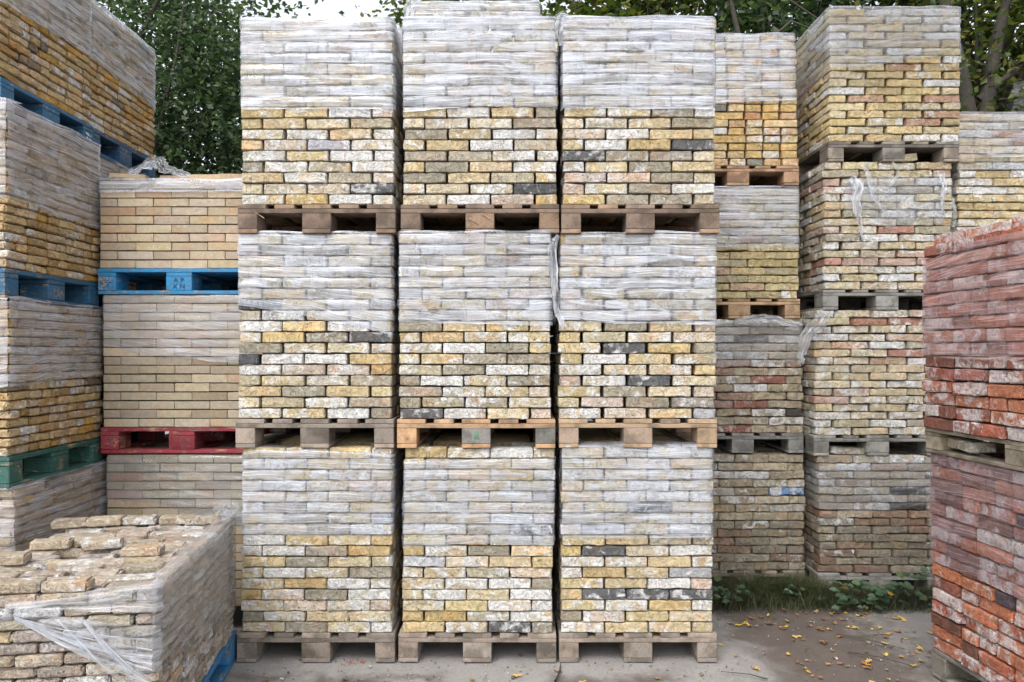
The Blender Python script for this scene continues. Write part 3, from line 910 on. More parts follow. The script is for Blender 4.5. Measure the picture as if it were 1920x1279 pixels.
film_strip(rB3, [(.16, .02, .52), (.26, .05, .585), (.30, .06, .60), (.36, .04, .55), (.5, .03, .515)], [.04, .08, .09, .06, .03], dens=.6, seed=20, crumple=.022, normal=(0, -1, .5))

# ------------------------------------------------------------------ small yellow brick column at the far left (its short side faces the yard)
AF = -2.337
def yssel(label, x, y0, z, W, n, pt, seed, low, dens, pal='ochre', tint=(.60, .59, .60), rz=R(90), faces='FL', high=None, D=1.16, joinall=False, wob=.006):
    r = pack(label, x, y0, z, W, D, n, pt, K_YSSEL, pal, rz=rz, seed=seed, style='mix', side='mix', faces=faces, jit=1.9, joinall=joinall)
    PP = 2 * (W + D)
    if low:
        film(r, W, D, low + [(PP, low[0][1])], high or [(0, n * pt + .006), (PP, n * pt + .006)], dens=dens, seed=seed, pitch=pt, tint=tint, off=.011, wob=wob, ragged=.012)
    return r
BLUE = (0.012, 0.085, 0.17); GREEN = (0.01, 0.085, 0.065)
def apal(label, x, y0, z, col, seed, H=.145, W=.80):
    return pallet(label, x, y0, z, W=W, D=1.18, style='closed', paint=col, rz=R(90), seed=seed, H=H)
# rows: (y start, x of the face)
apal('ground pallet under the far left column of small yellow bricks', AF + .01, 3.50, 0.0, (0.1, .1, .09), 90)
rk = yssel('lowest film wrapped pack of the far left column, below the green pallet', AF + .03, 3.50, PW, .82, 18, .0437, 91, [(0, .02), (.82, .02)], .85, tint=(.66, .66, .71), wob=.012)
film_strip(rk, [(.84, -.02, .78), (.86, -.035, .65), (.84, -.02, .5), (.86, -.03, .35), (.84, -.02, .2)], [.03, .07, .06, .07, .03], dens=.8, seed=31, crumple=.03, normal=(.5, -1, 0))
apal('dark green painted pallet in the far left column', AF + .02, 3.49, .94, GREEN, 92)
rl = yssel('small yellow brick pack on the green pallet of the far left column', AF + .01, 3.50, 1.085, .80, 17, .0427, 93, [(0, .32), (.8, .36)], .95, tint=(.68, .67, .71))
apal('dark blue pallet at mid height of the far left column', AF + .0, 3.49, 1.813, BLUE, 94)
rm = yssel('small yellow brick pack under the topmost blue pallets at the far left, half wrapped', AF + .0, 3.50, 1.958, .80, 18, .0429, 95, [(0, .33), (.8, .30)], .95, tint=(.68, .67, .70))
tp = apal('nearer of the two topmost blue pallets at the far left, with worn white stamp marks', -2.43, 3.60, 2.735, (0.014, 0.10, 0.20), 96)
worn_stamp(tp, [(.722, .082, .011, .012), (.737, .079, .013, .014), (.751, .075, .010, .006), (.765, .077, .006, .012), (.727, .054, .012, .020), (.746, .056, .007, .008), (.761, .052, .014, .014)], -.0035, M['whiteink'])
rt = yssel('nearer topmost pack of small yellow bricks at the far left, cut by the frame', -2.44, 3.60, 2.88, .79, 17, .0435, 97, [(0, .36), (.79, .40)], .92, tint=(.74, .75, .79), faces='Fl')
apal('farther of the two topmost blue pallets at the far left, worn to bare wood', -2.45, 4.41, 2.735, (0.010, 0.065, 0.15), 98)
rt2 = yssel('farther topmost pack of small yellow bricks at the far left, against the dark tree', -2.45, 4.41, 2.88, .79, 17, .0435, 99, [(0, .40), (.79, .34)], .92, tint=(.74, .75, .79), faces='Fr')
yssel('wrapped pack just behind, under the farther topmost blue pallet at the far left', -2.46, 4.36, 1.958, .79, 18, .0429, 100, [(0, .1), (.79, .1)], 1.0, tint=(.68, .67, .70), faces='Fr')
apal('pallet under the wrapped pack behind the sand bricks at the far left', -2.45, 4.36, 1.813, BLUE, 101)
yssel('second pack from the ground in the rear far left column', -2.45, 4.36, 1.085, .79, 17, .0427, 102, None, .9, faces='f', joinall=True)
apal('second pallet from the ground in the rear far left column', -2.45, 4.36, .94, BLUE, 103)
yssel('lowest pack of the rear far left column', -2.45, 4.36, PW, .79, 18, .0437, 104, None, .9, faces='f', joinall=True)
apal('ground pallet of the rear far left column', -2.45, 4.36, 0, BLUE, 105)

# ------------------------------------------------------------------ low pack in front at the left
ang = R(7.9)
JX, JY, JW, JD = -1.243, 2.674, .80, 1.215
ox, oy = JX - JW * cos(ang), JY - JW * sin(ang)
pallet('blue pallet under the low pack of worn beige bricks in front', ox, oy, 0, W=JW, D=JD + .01, rz=ang, style='euro', paint=(0.012, 0.15, 0.34), seed=120)
NJ, PJ = 14, .0418
rj = pack('low pack of worn beige bricks in front at the left, its top open', ox, oy, PW, JW - .01, JD, NJ, PJ, K_YSSEL, 'beige', rz=ang, seed=121, style='stretch', side='mix', faces='FR', jit=1.3, top=1)
rr = random.Random(5)
ztop = NJ * PJ
for i, (px, py, a) in enumerate([(.05, 1.06, .2), (.20, 1.08, .05), (.36, 1.09, -.02), (.53, 1.08, .0), (.66, 1.06, .05), (.30, .70, .3), (.36, .62, .25), (.14, .66, .1),
                                  (.08, .42, .1), (.56, .50, -.05), (.30, .045, .03), (.46, .045, -.02), (.13, .045, .02)]):
    ob('brick', K_YSSEL.full[i % NVAR], rj, (px + .02, py, ztop + .0205 + U(-.002, .002)), (R(U(-1.5, 1.5)), R(U(-1.5, 1.5)), a), (1, 1, .95), (*scaled((0.44, 0.365, 0.27), U(.85, 1.12)), U(.2, .6)))
ju = JW - .01
film(rj, ju, JD, [(ju - .012, .31), (ju, .33), (ju + JD, .10), (ju + JD + .3, .1)], [(0, ztop + .02), (4, ztop + .02)], dens=.55, tint=(.74, .73, .73), u0=ju - .012, u1=ju + JD + .25, fold=.045, pitch=PJ, seed=130, off=.012, wob=.005)
film(rj, ju, JD, [(.30, ztop - .052), (.5, ztop - .055), (ju, ztop - .075)], [(.30, ztop - .035), (.55, ztop - .015), (ju, ztop + .012)], dens=.62, tint=(.74, .74, .76), u0=.30, u1=ju + .02, fold=.03, pitch=PJ, seed=131, off=.014, wob=.01)
film(rj, ju, JD, [(-.1, ztop - .13), (.2, ztop - .10), (.34, ztop - .075)], [(-.1, ztop - .06), (.2, ztop - .062), (.34, ztop - .064)], dens=.5, tint=(.72, .73, .76), u0=-.05, u1=.34, fold=0, pitch=PJ, seed=132, off=.014, wob=.008)
film(rj, ju, JD, [(.33, ztop - .085), (.5, ztop - .17), (.7, ztop - .275), (ju, ztop - .29)], [(.33, ztop - .06), (.5, ztop - .085), (.7, ztop - .12), (ju, ztop - .13)], dens=.55, tint=(.76, .77, .8), u0=.33, u1=ju + .01, fold=0, pitch=PJ, seed=133, off=.016, wob=.008)
# stretched ropes of film running down to the near corner
rr = random.Random(44)
for i in range(11):
    st = rr.uniform(0, 1)
    a0 = Vector((.335 + .30 * st * (i > 6), -.018, ztop - .066 - .004 * rr.random() - .03 * st * (i > 6)))
    a1 = Vector((ju - .01, -.016, ztop - .16 - .235 * (i / 10) ** .8 - .012 * rr.random()))
    wv = rr.choice([.0035, .005, .009, .014])
    film_strip(rj, [a0, a0.lerp(a1, .35) + Vector((0, -.008, -.012)), a0.lerp(a1, .7) + Vector((0, -.003, -.010)), a1], [wv, wv * 1.4, wv * 1.2, wv * 2.0], dens=rr.uniform(.7, 1.0), seed=200 + i, crumple=.003, nseg=20, nw=3, tint=(.76, .78, .82), name='film_rope')
film_strip(rj, [(ju - .09, JD - .01, ztop + .015), (ju - .03, JD, ztop + .06), (ju + .012, JD - .05, ztop + .02)], [.05, .07, .08], dens=.8, seed=40, crumple=.015, normal=(0, -1, .3), tint=(.66, .65, .64))

# ------------------------------------------------------------------ column right of the middle ones
YF = 4.98
fx = [1.129, 1.118, 1.095, 1.088]
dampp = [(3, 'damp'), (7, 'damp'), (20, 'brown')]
rF = []
fl = [0.0, .905, 1.790, 2.665]
ft = [.765, .755, .730, .868]
fn = [14, 14, 14, 17]
flabels = ['lowest pack of the four high column, damp bricks and one with blue paint',
           'second pack from the ground in the four high column, pinkish film on its upper courses',
           'third pack of the four high column, evenly tan yellow bricks below taut film',
           'topmost pack of the four high column, small brick ends showing below the film']
fpl = ['ground pallet hidden in grass under the four high column', 'grey weathered pallet above the lowest pack of the four high column',
       'orange wood pallet under the tan yellow pack of the four high column', 'orange wood pallet under the topmost pack of the four high column']
wcols = [greyw, [(0.26, 0.25, 0.24), (0.22, 0.215, 0.2)], [(0.36, 0.24, 0.14), (0.33, 0.21, 0.12)], [(0.36, 0.24, 0.14), (0.33, 0.20, 0.12)]]
for lv in range(4):
    z = fl[lv]
    H = .13
    pallet(fpl[lv], fx[lv], YF, z, seed=140 + lv, woods=wcols[lv], H=H)
    pal = ['brown', 'brown', 'tan', 'header'][lv]
    n = fn[lv]; pt = ft[lv] / n
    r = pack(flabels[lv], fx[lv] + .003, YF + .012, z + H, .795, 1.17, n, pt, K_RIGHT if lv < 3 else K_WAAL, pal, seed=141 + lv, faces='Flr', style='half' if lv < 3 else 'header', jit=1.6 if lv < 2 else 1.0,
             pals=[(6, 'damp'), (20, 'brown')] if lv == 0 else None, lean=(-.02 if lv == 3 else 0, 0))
    rF.append(r)
    PP = 2 * (.795 + 1.17)
    if lv == 3: film(r, .795, 1.17, [(0, .41), (.8, .43), (PP, .42)], [(0, .868), (PP, .868)], dens=.95, seed=150, pitch=pt, lean=(-.02, 0), H=.87)
    if lv == 2: film(r, .795, 1.17, [(0, .34), (.8, .335), (PP, .34)], [(0, .735), (PP, .735)], dens=.9, seed=151, pitch=pt)
    if lv == 1: film(r, .795, 1.17, [(0, .42), (.3, .44), (.8, .48), (PP, .45)], [(0, .70), (.5, .745), (.8, .73), (PP, .73)], dens=.5, seed=152, pitch=pt, tint=(.7, .68, .68))
# the one brick with blue paint on the lowest pack
blues = [o for o in rF[0].children if o.name.startswith('brick') and o.type == 'MESH' and abs(o.location.z - 9.5 * (ft[0] / 14)) < .01 and o.location.y < .2]
if blues:
    b = max(blues, key=lambda o: o.location.x)
    b.color = (0.16, 0.27, 0.46, .62); b['label'] = 'brick with flaking blue paint'
film_strip(rF[1], [(.35, -.03, .735), (.5, -.03, .75), (.62, -.02, .74), (.78, -.02, .70)], [.04, .07, .06, .03], dens=.8, seed=45, crumple=.02)

# ------------------------------------------------------------------ four high column with its left side showing
YG = 4.897
gz = [0.0, .913, 1.857 - .03, 2.79 - .01]
gn = [15, 16, 16, 17]
gx = [1.983, 1.957, 2.017, 2.052]
gpitch = [.0507, .0507, .0517, .0507]
gH = [.14, .13, .13, .13]
glabels = ['lowest pack of the column left of the red bricks, rising out of the grass',
           'second pack of the column left of the red bricks, uneven pink and cream bricks',
           'third pack of the column left of the red bricks, with torn film rags',
           'topmost pack at the right, its wrapped left side showing, overhung by leaves']
gpl = ['ground pallet half hidden by grass beside the red bricks', 'weathered grey pallet above the lowest pack left of the red bricks',
       'pale grey pallet under the pack with torn film', 'dark weathered pallet under the topmost pack at the right']
gz = [0.0]
for i in range(3): gz.append(gz[-1] + gH[i] + gn[i] * gpitch[i])
rG = []
for lv in range(4):
    z = gz[lv]
    W = [.81, .83, .83, .845][lv]
    pallet(gpl[lv], gx[lv] - .01, YG - .01, z, W=W, seed=160 + lv, H=gH[lv], woods=[(0.25, 0.24, 0.22), (0.21, 0.2, 0.18)] if lv < 3 else [(0.24, 0.20, 0.16), (0.19, 0.17, 0.15)])
    pal = ['brown', 'mixed', 'mixed', 'mixed_yellow'][lv]
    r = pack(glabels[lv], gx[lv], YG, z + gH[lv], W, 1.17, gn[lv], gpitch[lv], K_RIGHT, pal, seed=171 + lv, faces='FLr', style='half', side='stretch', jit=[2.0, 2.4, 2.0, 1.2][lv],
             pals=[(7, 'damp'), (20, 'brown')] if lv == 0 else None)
    rG.append(r)
    PP = 2 * (W + 1.17)
    hi = gn[lv] * gpitch[lv] + .004
    if lv == 3: film(r, W, 1.17, [(0, .47), (.25, .48), (.5, .53), (W, .56), (PP - 1.17, .36), (PP, .46)], [(0, hi), (PP, hi)], dens=.62, seed=180, pitch=.0507, tint=(.68, .68, .71))
    if lv == 0: film(r, W, 1.17, [(0, .42), (.4, .40), (W, .46), (PP, .42)], [(0, .68), (W, .73), (PP, .70)], dens=.34, seed=181, pitch=.0507, tint=(.68, .68, .72))
    if lv == 1:
        film_strip(r, [(.06, -.02, .80), (.02, -.03, .74), (-.06, -.02, .66), (-.10, .0, .52), (-.08, .0, .46)], [.06, .10, .08, .06, .01], dens=.9, seed=50, crumple=.02, tint=(.6, .6, .62))
    if lv == 2:
        film(r, W, 1.17, [(.14, .50), (.3, .46), (.5, .40), (.62, .48), (.76, .44)], [(.14, .71), (.4, .73), (.76, .72)], dens=.38, seed=182, pitch=.0517, u0=.14, u1=.77, fold=0, ragged=.05, tint=(.74, .74, .78))
        film_strip(r, [(.16, -.02, .72), (.20, -.03, .66), (.185, -.03, .56), (.20, -.03, .46), (.215, -.03, .40), (.225, -.03, .32)], [.05, .07, .06, .04, .025, .012], dens=1.0, seed=51, crumple=.02)
        film_strip(r, [(.24, -.015, .80), (.27, -.02, .74), (.29, -.02, .62), (.36, -.02, .52), (.42, -.02, .46)], [.02, .03, .02, .02, .01], dens=.8, seed=52, crumple=.015)
        film_strip(r, [(.43, -.015, .82), (.475, -.02, .75), (.42, -.02, .68), (.40, -.02, .66)], [.015, .02, .02, .01], dens=.8, seed=53, crumple=.012)
        film_strip(r, [(.74, -.02, .73), (.76, -.02, .66), (.745, -.02, .57), (.75, -.02, .48)], [.03, .04, .02, .01], dens=.9, seed=54, crumple=.015)
        film_strip(r, [(.815, -.015, .60), (.83, -.02, .50), (.82, -.02, .40)], [.02, .025, .02], dens=.8, seed=55, crumple=.01)
def loose(label, x, y, z, rot, col, kind=K_RIGHT, v=0):
    o = ob('loose_brick', kind.full[v], None, (x, y, z), rot, (1, 1, .95), col)
    tag(o, label, 'brick', 'loose bricks on top of packs')
loose('loose cream brick lying tilted on the torn film pack, below the dark pallet', 2.017 + .50, YG + .07, gz[3] + .028, (0, R(-6), R(4)), (0.46, 0.39, 0.26, .4), v=2)
loose('loose grey brick lying in the opening of the grey pallet near the red bricks', 1.983 + .21, YG + .09, gz[1] + .026, (0, R(2), R(-3)), (0.36, 0.33, 0.26, .45), v=5)

# ------------------------------------------------------------------ column at the right edge, behind the red bricks
iz = [0, 1.043, 2.086]
for lv in range(3):
    lab = ['lowest pack of the column hidden behind the red bricks', 'second pack of the column hidden behind the red bricks', 'cream brick pack at the right edge, rising above the red bricks with film on top'][lv]
    pl_ = ['ground pallet of the column behind the red bricks', 'second pallet of the column behind the red bricks', 'pallet under the cream pack at the right edge'][lv]
    pallet(pl_, 2.912, 4.95, iz[lv], seed=190 + lv)
    r = pack(lab, 2.915, 4.95, iz[lv] + PW, .795, 1.17, 17, .0528, K_RIGHT, 'mixed_yellow' if lv == 2 else 'mixed', seed=191 + lv, faces='Flr', jit=1.2, joinall=lv < 2)
    if lv == 2:
        film(r, .795, 1.17, [(0, .60), (.4, .61), (.8, .62), (4, .6)], [(0, .90), (4, .90)], dens=.62, seed=192, pitch=.0528, tint=(.74, .74, .78))
        film(r, .795, 1.17, [(0, .52), (.4, .53), (.8, .52), (4, .5)], [(0, .60), (.4, .61), (.8, .62), (4, .6)], dens=.25, seed=193, pitch=.0528, fold=0, tint=(.74, .74, .78))
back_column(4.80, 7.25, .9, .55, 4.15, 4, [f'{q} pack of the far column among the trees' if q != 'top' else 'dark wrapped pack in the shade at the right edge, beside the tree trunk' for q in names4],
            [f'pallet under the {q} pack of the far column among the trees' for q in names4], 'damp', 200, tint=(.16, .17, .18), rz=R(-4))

# ------------------------------------------------------------------ red brick column, near right
hang = R(-90) + R(4.7)
def hplace(xc, yc, W=1.2):
    # local x runs from the far corner towards the camera; the face looks to the left
    return xc, yc
NH1, PH1 = 16, .0592
NH2, PH2 = 15, .0586
pallet('ground pallet with a bare wooden board below the red bricks', 2.045, 3.69, 0, W=1.2, D=.8, rz=hang, style='closed', seed=210, woods=[(0.24, 0.22, 0.17), (0.20, 0.18, 0.15)], H=.135)
rh1 = pack('lower pack of old red bricks at the right, wrapped above and bare below', 2.04, 3.69, .135, 1.19, .80, NH1, PH1, K_RED, 'red', rz=hang, seed=211, style='mix', side='mix', faces='Flr', jit=2.0)
film(rh1, 1.19, .80, [(0, .42), (.4, .44), (.8, .40), (1.19, .40), (4, .42)], [(0, .953), (4, .953)], dens=.58, seed=212, pitch=PH1, tint=(.62, .48, .50), off=.010, wob=.006)
pallet('weathered wood pallet between the two red brick packs', 2.02, 3.70, 1.084, W=1.2, D=.8, rz=hang, style='closed', seed=213, woods=[(0.30, 0.25, 0.18), (0.24, 0.2, 0.15)], H=.118)
rh2 = pack('upper pack of old red bricks at the right, cream topped and wrapped in pinkish film', 2.005, 3.69, 1.202, 1.19, .80, NH2, PH2, K_RED, 'red', rz=hang, seed=214, style='mix', side='mix', faces='Flr', jit=2.0, top=1)
film(rh2, 1.19, .80, [(0, .35), (.4, .33), (1.19, .34), (4, .35)], [(0, .80), (.3, .84), (1.19, .86), (4, .86)], dens=.66, seed=215, pitch=PH2, tint=(.80, .59, .58), off=.010, wob=.006, fold=0)
for i, (px, py, a, c) in enumerate([(.10, .10, .02, (0.5, 0.14, 0.08)), (.31, .12, .1, (0.55, 0.3, 0.22)), (.62, .10, .1, (.45, .13, .07)), (.86, .12, 0, (.4, .1, .06))]):
    ob('brick', K_RED.full[i], rh2, (px, py, NH2 * PH2 + .028), (0, 0, a), (1, 1, 1), (*c, .7))
loose('loose grey brick lying inside the pallet between the red packs', 2.12, 3.50, 1.14, (0, 0, R(85)), (0.42, 0.38, 0.30, .3), v=7)

# ------------------------------------------------------------------ trees
def tube(V, F, pts, rad, seg=8):
    pts = [Vector(p) for p in pts]
    b0 = None
    for i, p in enumerate(pts):
        dr = (pts[min(i + 1, len(pts) - 1)] - pts[max(i - 1, 0)]).normalized()
        a = dr.cross(Vector((0.3, 1, 0.1))).normalized(); b = dr.cross(a)
        base = len(V)
        for k in range(seg):
            t = 2 * pi * k / seg
            V.append(p + (a * cos(t) + b * sin(t)) * rad[i] * (1 + .12 * noise.noise((k, i * .7, rad[0] * 9))))
        if b0 is not None:
            for k in range(seg):
                F.append((b0 + k, b0 + (k + 1) % seg, base + (k + 1) % seg, base + k))
        b0 = base

def add_leaf(V, F, p, size, rr, droop=0.3):
    d1 = Vector((rr.gauss(0, 1), rr.gauss(0, 1), rr.gauss(-droop, .6))).normalized()
    up = Vector((rr.gauss(0, .6), rr.gauss(0, .6), 1)).normalized()
    s = d1.cross(up).normalized(); n = s.cross(d1)
    b = len(V); w_ = size * rr.uniform(.30, .42)
    V += [p, p + d1 * size * .45 + s * w_ + n * size * .09, p + d1 * size, p + d1 * size * .45 - s * w_ + n * size * .09, p + d1 * size * .5]
    F += [(b, b + 1, b + 4), (b + 1, b + 2, b + 4), (b, b + 4, b + 3), (b + 4, b + 2, b + 3)]

def tree(label, base, height, crown_c, crown_r, mat, nclump, per, lsize, seed, trunk_r=.12, limbs=(), group='trees behind the stacks', holes=0.0, bushy=None):
    rr = random.Random(seed)
    root = empty('tree', base)
    tag(root, label, 'tree', group)
    V, F = [], []
    bx_, by_, _ = base
    top = Vector((crown_c[0] - bx_, crown_c[1] - by_, crown_c[2]))
    tube(V, F, [(0, 0, -.1), (.03, .02, height * .25), top * .5 + Vector((.04, 0, .1)), top], [trunk_r * 1.25, trunk_r, trunk_r * .8, trunk_r * .35], 10)
    for lp, lr in limbs:
        tube(V, F, [Vector(p) - Vector(base) for p in lp], [lr * (1 - .7 * i / (len(lp) - 1)) for i in range(len(lp))], 7)
    cl = []
    LV, LF = [], []
    cc = Vector(crown_c) - Vector(base)
    for i in range(nclump):
        while True:
            q = Vector((rr.uniform(-1, 1), rr.uniform(-1, 1), rr.uniform(-1, 1)))
            if .25 < q.length < 1: break
        q *= (0.75 + .3 * noise.noise(q * 2 + Vector((seed, 0, 0))))
        c = cc + Vector((q.x * crown_r[0], q.y * crown_r[1], q.z * crown_r[2]))
        if holes and noise.noise(c * .9 + Vector((seed, 3, 1))) > holes: continue
        if i % 9 == 0:
            st = top * rr.uniform(.45, .9)
            tube(V, F, [st, st.lerp(c, .5) + Vector((0, 0, .08)), c], [trunk_r * .28, trunk_r * .14, .006], 5)
        elif i % 3 == 0:
            tube(V, F, [c + Vector((rr.uniform(-.4, .4), rr.uniform(-.3, .3), rr.uniform(-.35, .1))), c, c + Vector((rr.uniform(-.3, .3), 0, .2))], [.008, .006, .002], 4)
        sp = rr.uniform(.13, .30)
        for j in range(per):
            p = c + Vector((rr.gauss(0, sp), rr.gauss(0, sp), rr.gauss(0, sp * .7)))
            add_leaf(LV, LF, p, lsize * rr.uniform(.6, 1.2), rr)
    ob('trunk', mesh_from('trunk', V, F, M['bark']), root)
    ob('crown', mesh_from('crown', LV, LF, mat, smooth=False), root)
    return root

tree('dense dark green tree filling the gap behind the far left stacks', (-4.1, 8.3, 0), 4, (-3.6, 7.6, 3.4), (1.75, 1.1, 2.7), M['leaf_dark'], 700, 64, .062, 1, .13,
     limbs=[([(-4.0, 7.4, 3.6), (-3.6, 7.2, 4.4), (-3.1, 7.0, 5.2)], .035), ([(-3.9, 7.3, 2.4), (-3.4, 7.1, 3.3), (-3.1, 7.0, 4.3), (-3.0, 7, 5.0)], .025)])
tree('leafy tree top reaching toward the bright sky gap from the left', (-3.6, 9.6, 0), 4, (-3.25, 8.6, 5.0), (.95, .7, 1.3), M['leaf_dark'], 90, 40, .085, 21, .09)
tree('far dark tree behind the left stacks, outermost at the left', (-6.8, 10.2, 0), 5, (-6.0, 9.8, 3.9), (2.6, 1.2, 3.2), M['leaf_dark'], 330, 40, .12, 2, .16)
tree('thin leafed tree just left of the sky gap', (-2.9, 11.5, 0), 4, (-3.2, 10.8, 4.2), (1.3, .9, 2.0), M['leaf_dark'], 120, 36, .10, 3, .10)
tree('low hedge like tree below the bright sky gap', (-1.9, 10.5, 0), 2, (-1.9, 10.4, 2.0), (1.8, .8, 1.9), M['leaf_dark'], 170, 40, .10, 4, .10)
tree('yellow green tree to the right of the sky gap', (-.2, 9.0, 0), 4, (-.45, 8.8, 4.9), (1.35, 1.0, 1.8), M['leaf_olive'], 330, 42, .09, 5, .10, holes=.6)
tree('olive green tree behind the right middle column', (1.7, 8.6, 0), 4, (1.5, 8.3, 4.7), (1.5, 1.0, 1.9), M['leaf_olive'], 300, 44, .10, 6, .11, holes=.45)
tree('tree with thin bare limbs above the four high column', (3.1, 7.7, 0), 4, (3.0, 8.2, 4.5), (1.7, 1.0, 2.0), M['leaf_dark'], 330, 44, .095, 7, .12, holes=.5,
     limbs=[([(2.35, 7.2, 3.6), (2.2, 7.15, 4.3), (1.95, 7.1, 5.3)], .045), ([(2.2, 7.1, 4.3), (2.6, 7.05, 4.65), (2.9, 7.0, 4.5)], .02), ([(2.0, 7.1, 4.9), (2.5, 7.05, 4.9), (2.9, 7.0, 4.6)], .018)])
tree('thick trunked tree standing behind the right columns', (4.55, 7.3, 0), 5, (4.9, 8.0, 4.7), (2.2, 1.2, 2.4), M['leaf_olive'], 560, 48, .085, 8, .16, holes=.5,
     limbs=[([(4.45, 7.3, 3.4), (4.3, 7.25, 4.2), (4.0, 7.2, 5.4)], .11), ([(4.5, 7.3, 3.4), (4.62, 7.3, 4.3), (4.8, 7.2, 5.4)], .10), ([(4.5, 7.3, 4.0), (5.2, 7.1, 4.6), (5.8, 7.0, 5.4)], .04)])
tree('shrubby tree in the shade beyond the right edge stacks', (6.0, 9.5, 0), 3, (5.6, 9.0, 2.8), (2.2, 1.0, 2.6), M['leaf_dark'], 260, 44, .11, 9, .12)
tree('dark shrub closing the view behind the right hand columns', (2.2, 9.4, 0), 3, (2.2, 9.5, 2.6), (2.2, .8, 2.2), M['leaf_dark'], 200, 44, .11, 10, .1)

# overhanging branch of a tree that stands outside the frame on the right
rr = random.Random(77)
root = empty('tree', (3.9, 3.3, 0)); tag(root, 'tree outside the right edge whose leafy branch hangs over the topmost right pack', 'tree', 'trees behind the stacks')
V, F, LV, LF = [], [], [], []
tube(V, F, [(0, 0, -.1), (.05, .05, 2.2), (-.1, .2, 4.2), (-.5, .6, 5.6)], [.17, .14, .11, .06], 10)
br = [Vector((-.1, .2, 4.2)), Vector((-.8, .7, 4.3)), Vector((-1.3, 1.1, 4.12)), Vector((-1.62, 1.25, 3.86)), Vector((-1.72, 1.25, 3.72))]
tube(V, F, br, [.05, .03, .018, .008, .003], 6)
for a in ([(-1.3, 1.1, 4.12), (-1.55, 1.15, 3.98), (-1.95, 1.2, 3.86)], [(-1.5, 1.2, 4.0), (-1.5, 1.2, 3.85), (-1.47, 1.2, 3.74)], [(-1.3, 1.1, 4.1), (-1.7, 1.2, 4.05), (-2.2, 1.3, 3.95)]):
    tube(V, F, a, [.008, .005, .002], 4)
    br2 = [Vector(q) for q in a]
    for i in range(46):
        t = rr.random() * 1.98; k = int(t)
        p = br2[k].lerp(br2[k + 1], t - k) + Vector((rr.gauss(0, .05), rr.gauss(0, .05), rr.gauss(-.01, .035)))
        add_leaf(LV, LF, p, rr.uniform(.04, .065), rr, droop=.8)
for i in range(380):
    t = .6 + rr.random() * 3.3; k = int(t)
    p = br[k].lerp(br[k + 1], t - k) + Vector((rr.gauss(0, .09), rr.gauss(0, .09), rr.gauss(.05, .06)))
    add_leaf(LV, LF, p, rr.uniform(.04, .065), rr, droop=.8)
ob('trunk', mesh_from('trunk', V, F, M['bark']), root)
ob('crown', mesh_from('crown', LV, LF, M['leaf_olive'], smooth=False), root)

# ------------------------------------------------------------------ grass and bramble along the rear stacks
rr = random.Random(9)
V, F = [], []
for i in range(15000):
    x = rr.uniform(1.02, 3.2); y = 4.90 - abs(rr.gauss(0, .13))
    if y < 4.55: continue
    h = rr.uniform(.02, .125) * (1.25 if 1.2 < x < 2.1 else .8) * (.5 + .7 * (noise.noise((x * 5, y * 5, 0)) + .6))
    if h < .015: continue
    a = rr.uniform(0, 2 * pi); ln = rr.uniform(.4, 1.9) * h
    wv = Vector((cos(a + 1.57), sin(a + 1.57), 0)) * rr.uniform(.0012, .0026)
    dv = Vector((cos(a), sin(a), 0)) * ln
    p = Vector((x, y, -.004)); b = len(V)
    V += [p - wv, p + wv, p + dv * .35 + Vector((0, 0, h * .7)) + wv * .7, p + dv * .35 + Vector((0, 0, h * .7)) - wv * .7, p + dv + Vector((0, 0, h * .85))]
    F += [(b, b + 1, b + 2, b + 3), (b + 3, b + 2, b + 4)]
gr = ob('grass', mesh_from('grass', V, F, M['grass'], smooth=False))
tag(gr, 'tufts of long grass along the foot of the rear stacks', 'grass', kind='stuff')

def bramble(label, cx, cy, w_, n, seed, hmax=.17):
    rr = random.Random(seed)
    root = empty('bramble_plant', (cx, cy, 0)); tag(root, label, 'plant', 'bramble plants at the foot of the rear stacks')
    V, F, LV, LF = [], [], [], []
    for i in range(n):
        x = rr.uniform(-w_, w_); y = rr.uniform(-.10, .10)
        h = rr.uniform(.03, hmax)
        st = Vector((x * .5, y + .03, 0)); tip = Vector((x, y, h))
        tube(V, F, [st, st.lerp(tip, .5) + Vector((0, 0, .03)), tip], [.002, .0018, .001], 4)
        for k in range(3):
            a = rr.uniform(0, 2 * pi)
            s = rr.uniform(.022, .058)
            d1 = Vector((cos(a), sin(a) - .25, rr.uniform(-.25, .2))).normalized()
            sd = d1.cross(Vector((rr.gauss(0, .3), -.5, 1)).normalized()).normalized()
            up = sd.cross(d1)
            b = len(LV)
            prof = [(0, 0), (.18, .30), (.42, .42), (.70, .30), (1.0, 0)]
            LV += [tip] + [tip + d1 * s * t + sd * s * w2 + up * s * .10 for t, w2 in prof[1:4]] + [tip + d1 * s] + [tip + d1 * s * t - sd * s * w2 + up * s * .10 for t, w2 in prof[3:0:-1]] + [tip + d1 * s * .45]
            for q in range(8):
                LF.append((b + q, b + (q + 1) % 8, b + 8))
    ob('stem', mesh_from('stem', V, F, M['bark']), root)
    fo = ob('foliage', mesh_from('foliage', LV, LF, M['leaf_bramble'], smooth=False), root)
    return root
bramble('leafy bramble at the foot of the right middle column', 1.24, 4.62, .16, 30, 1)
bramble('small bramble sprig under the four high column', 1.72, 4.72, .12, 8, 2)
bramble('large leafed bramble spreading left of the red bricks', 2.16, 4.62, .26, 42, 3)
bramble('bramble in the corner beside the red bricks', 2.46, 4.66, .13, 18, 4, .22)

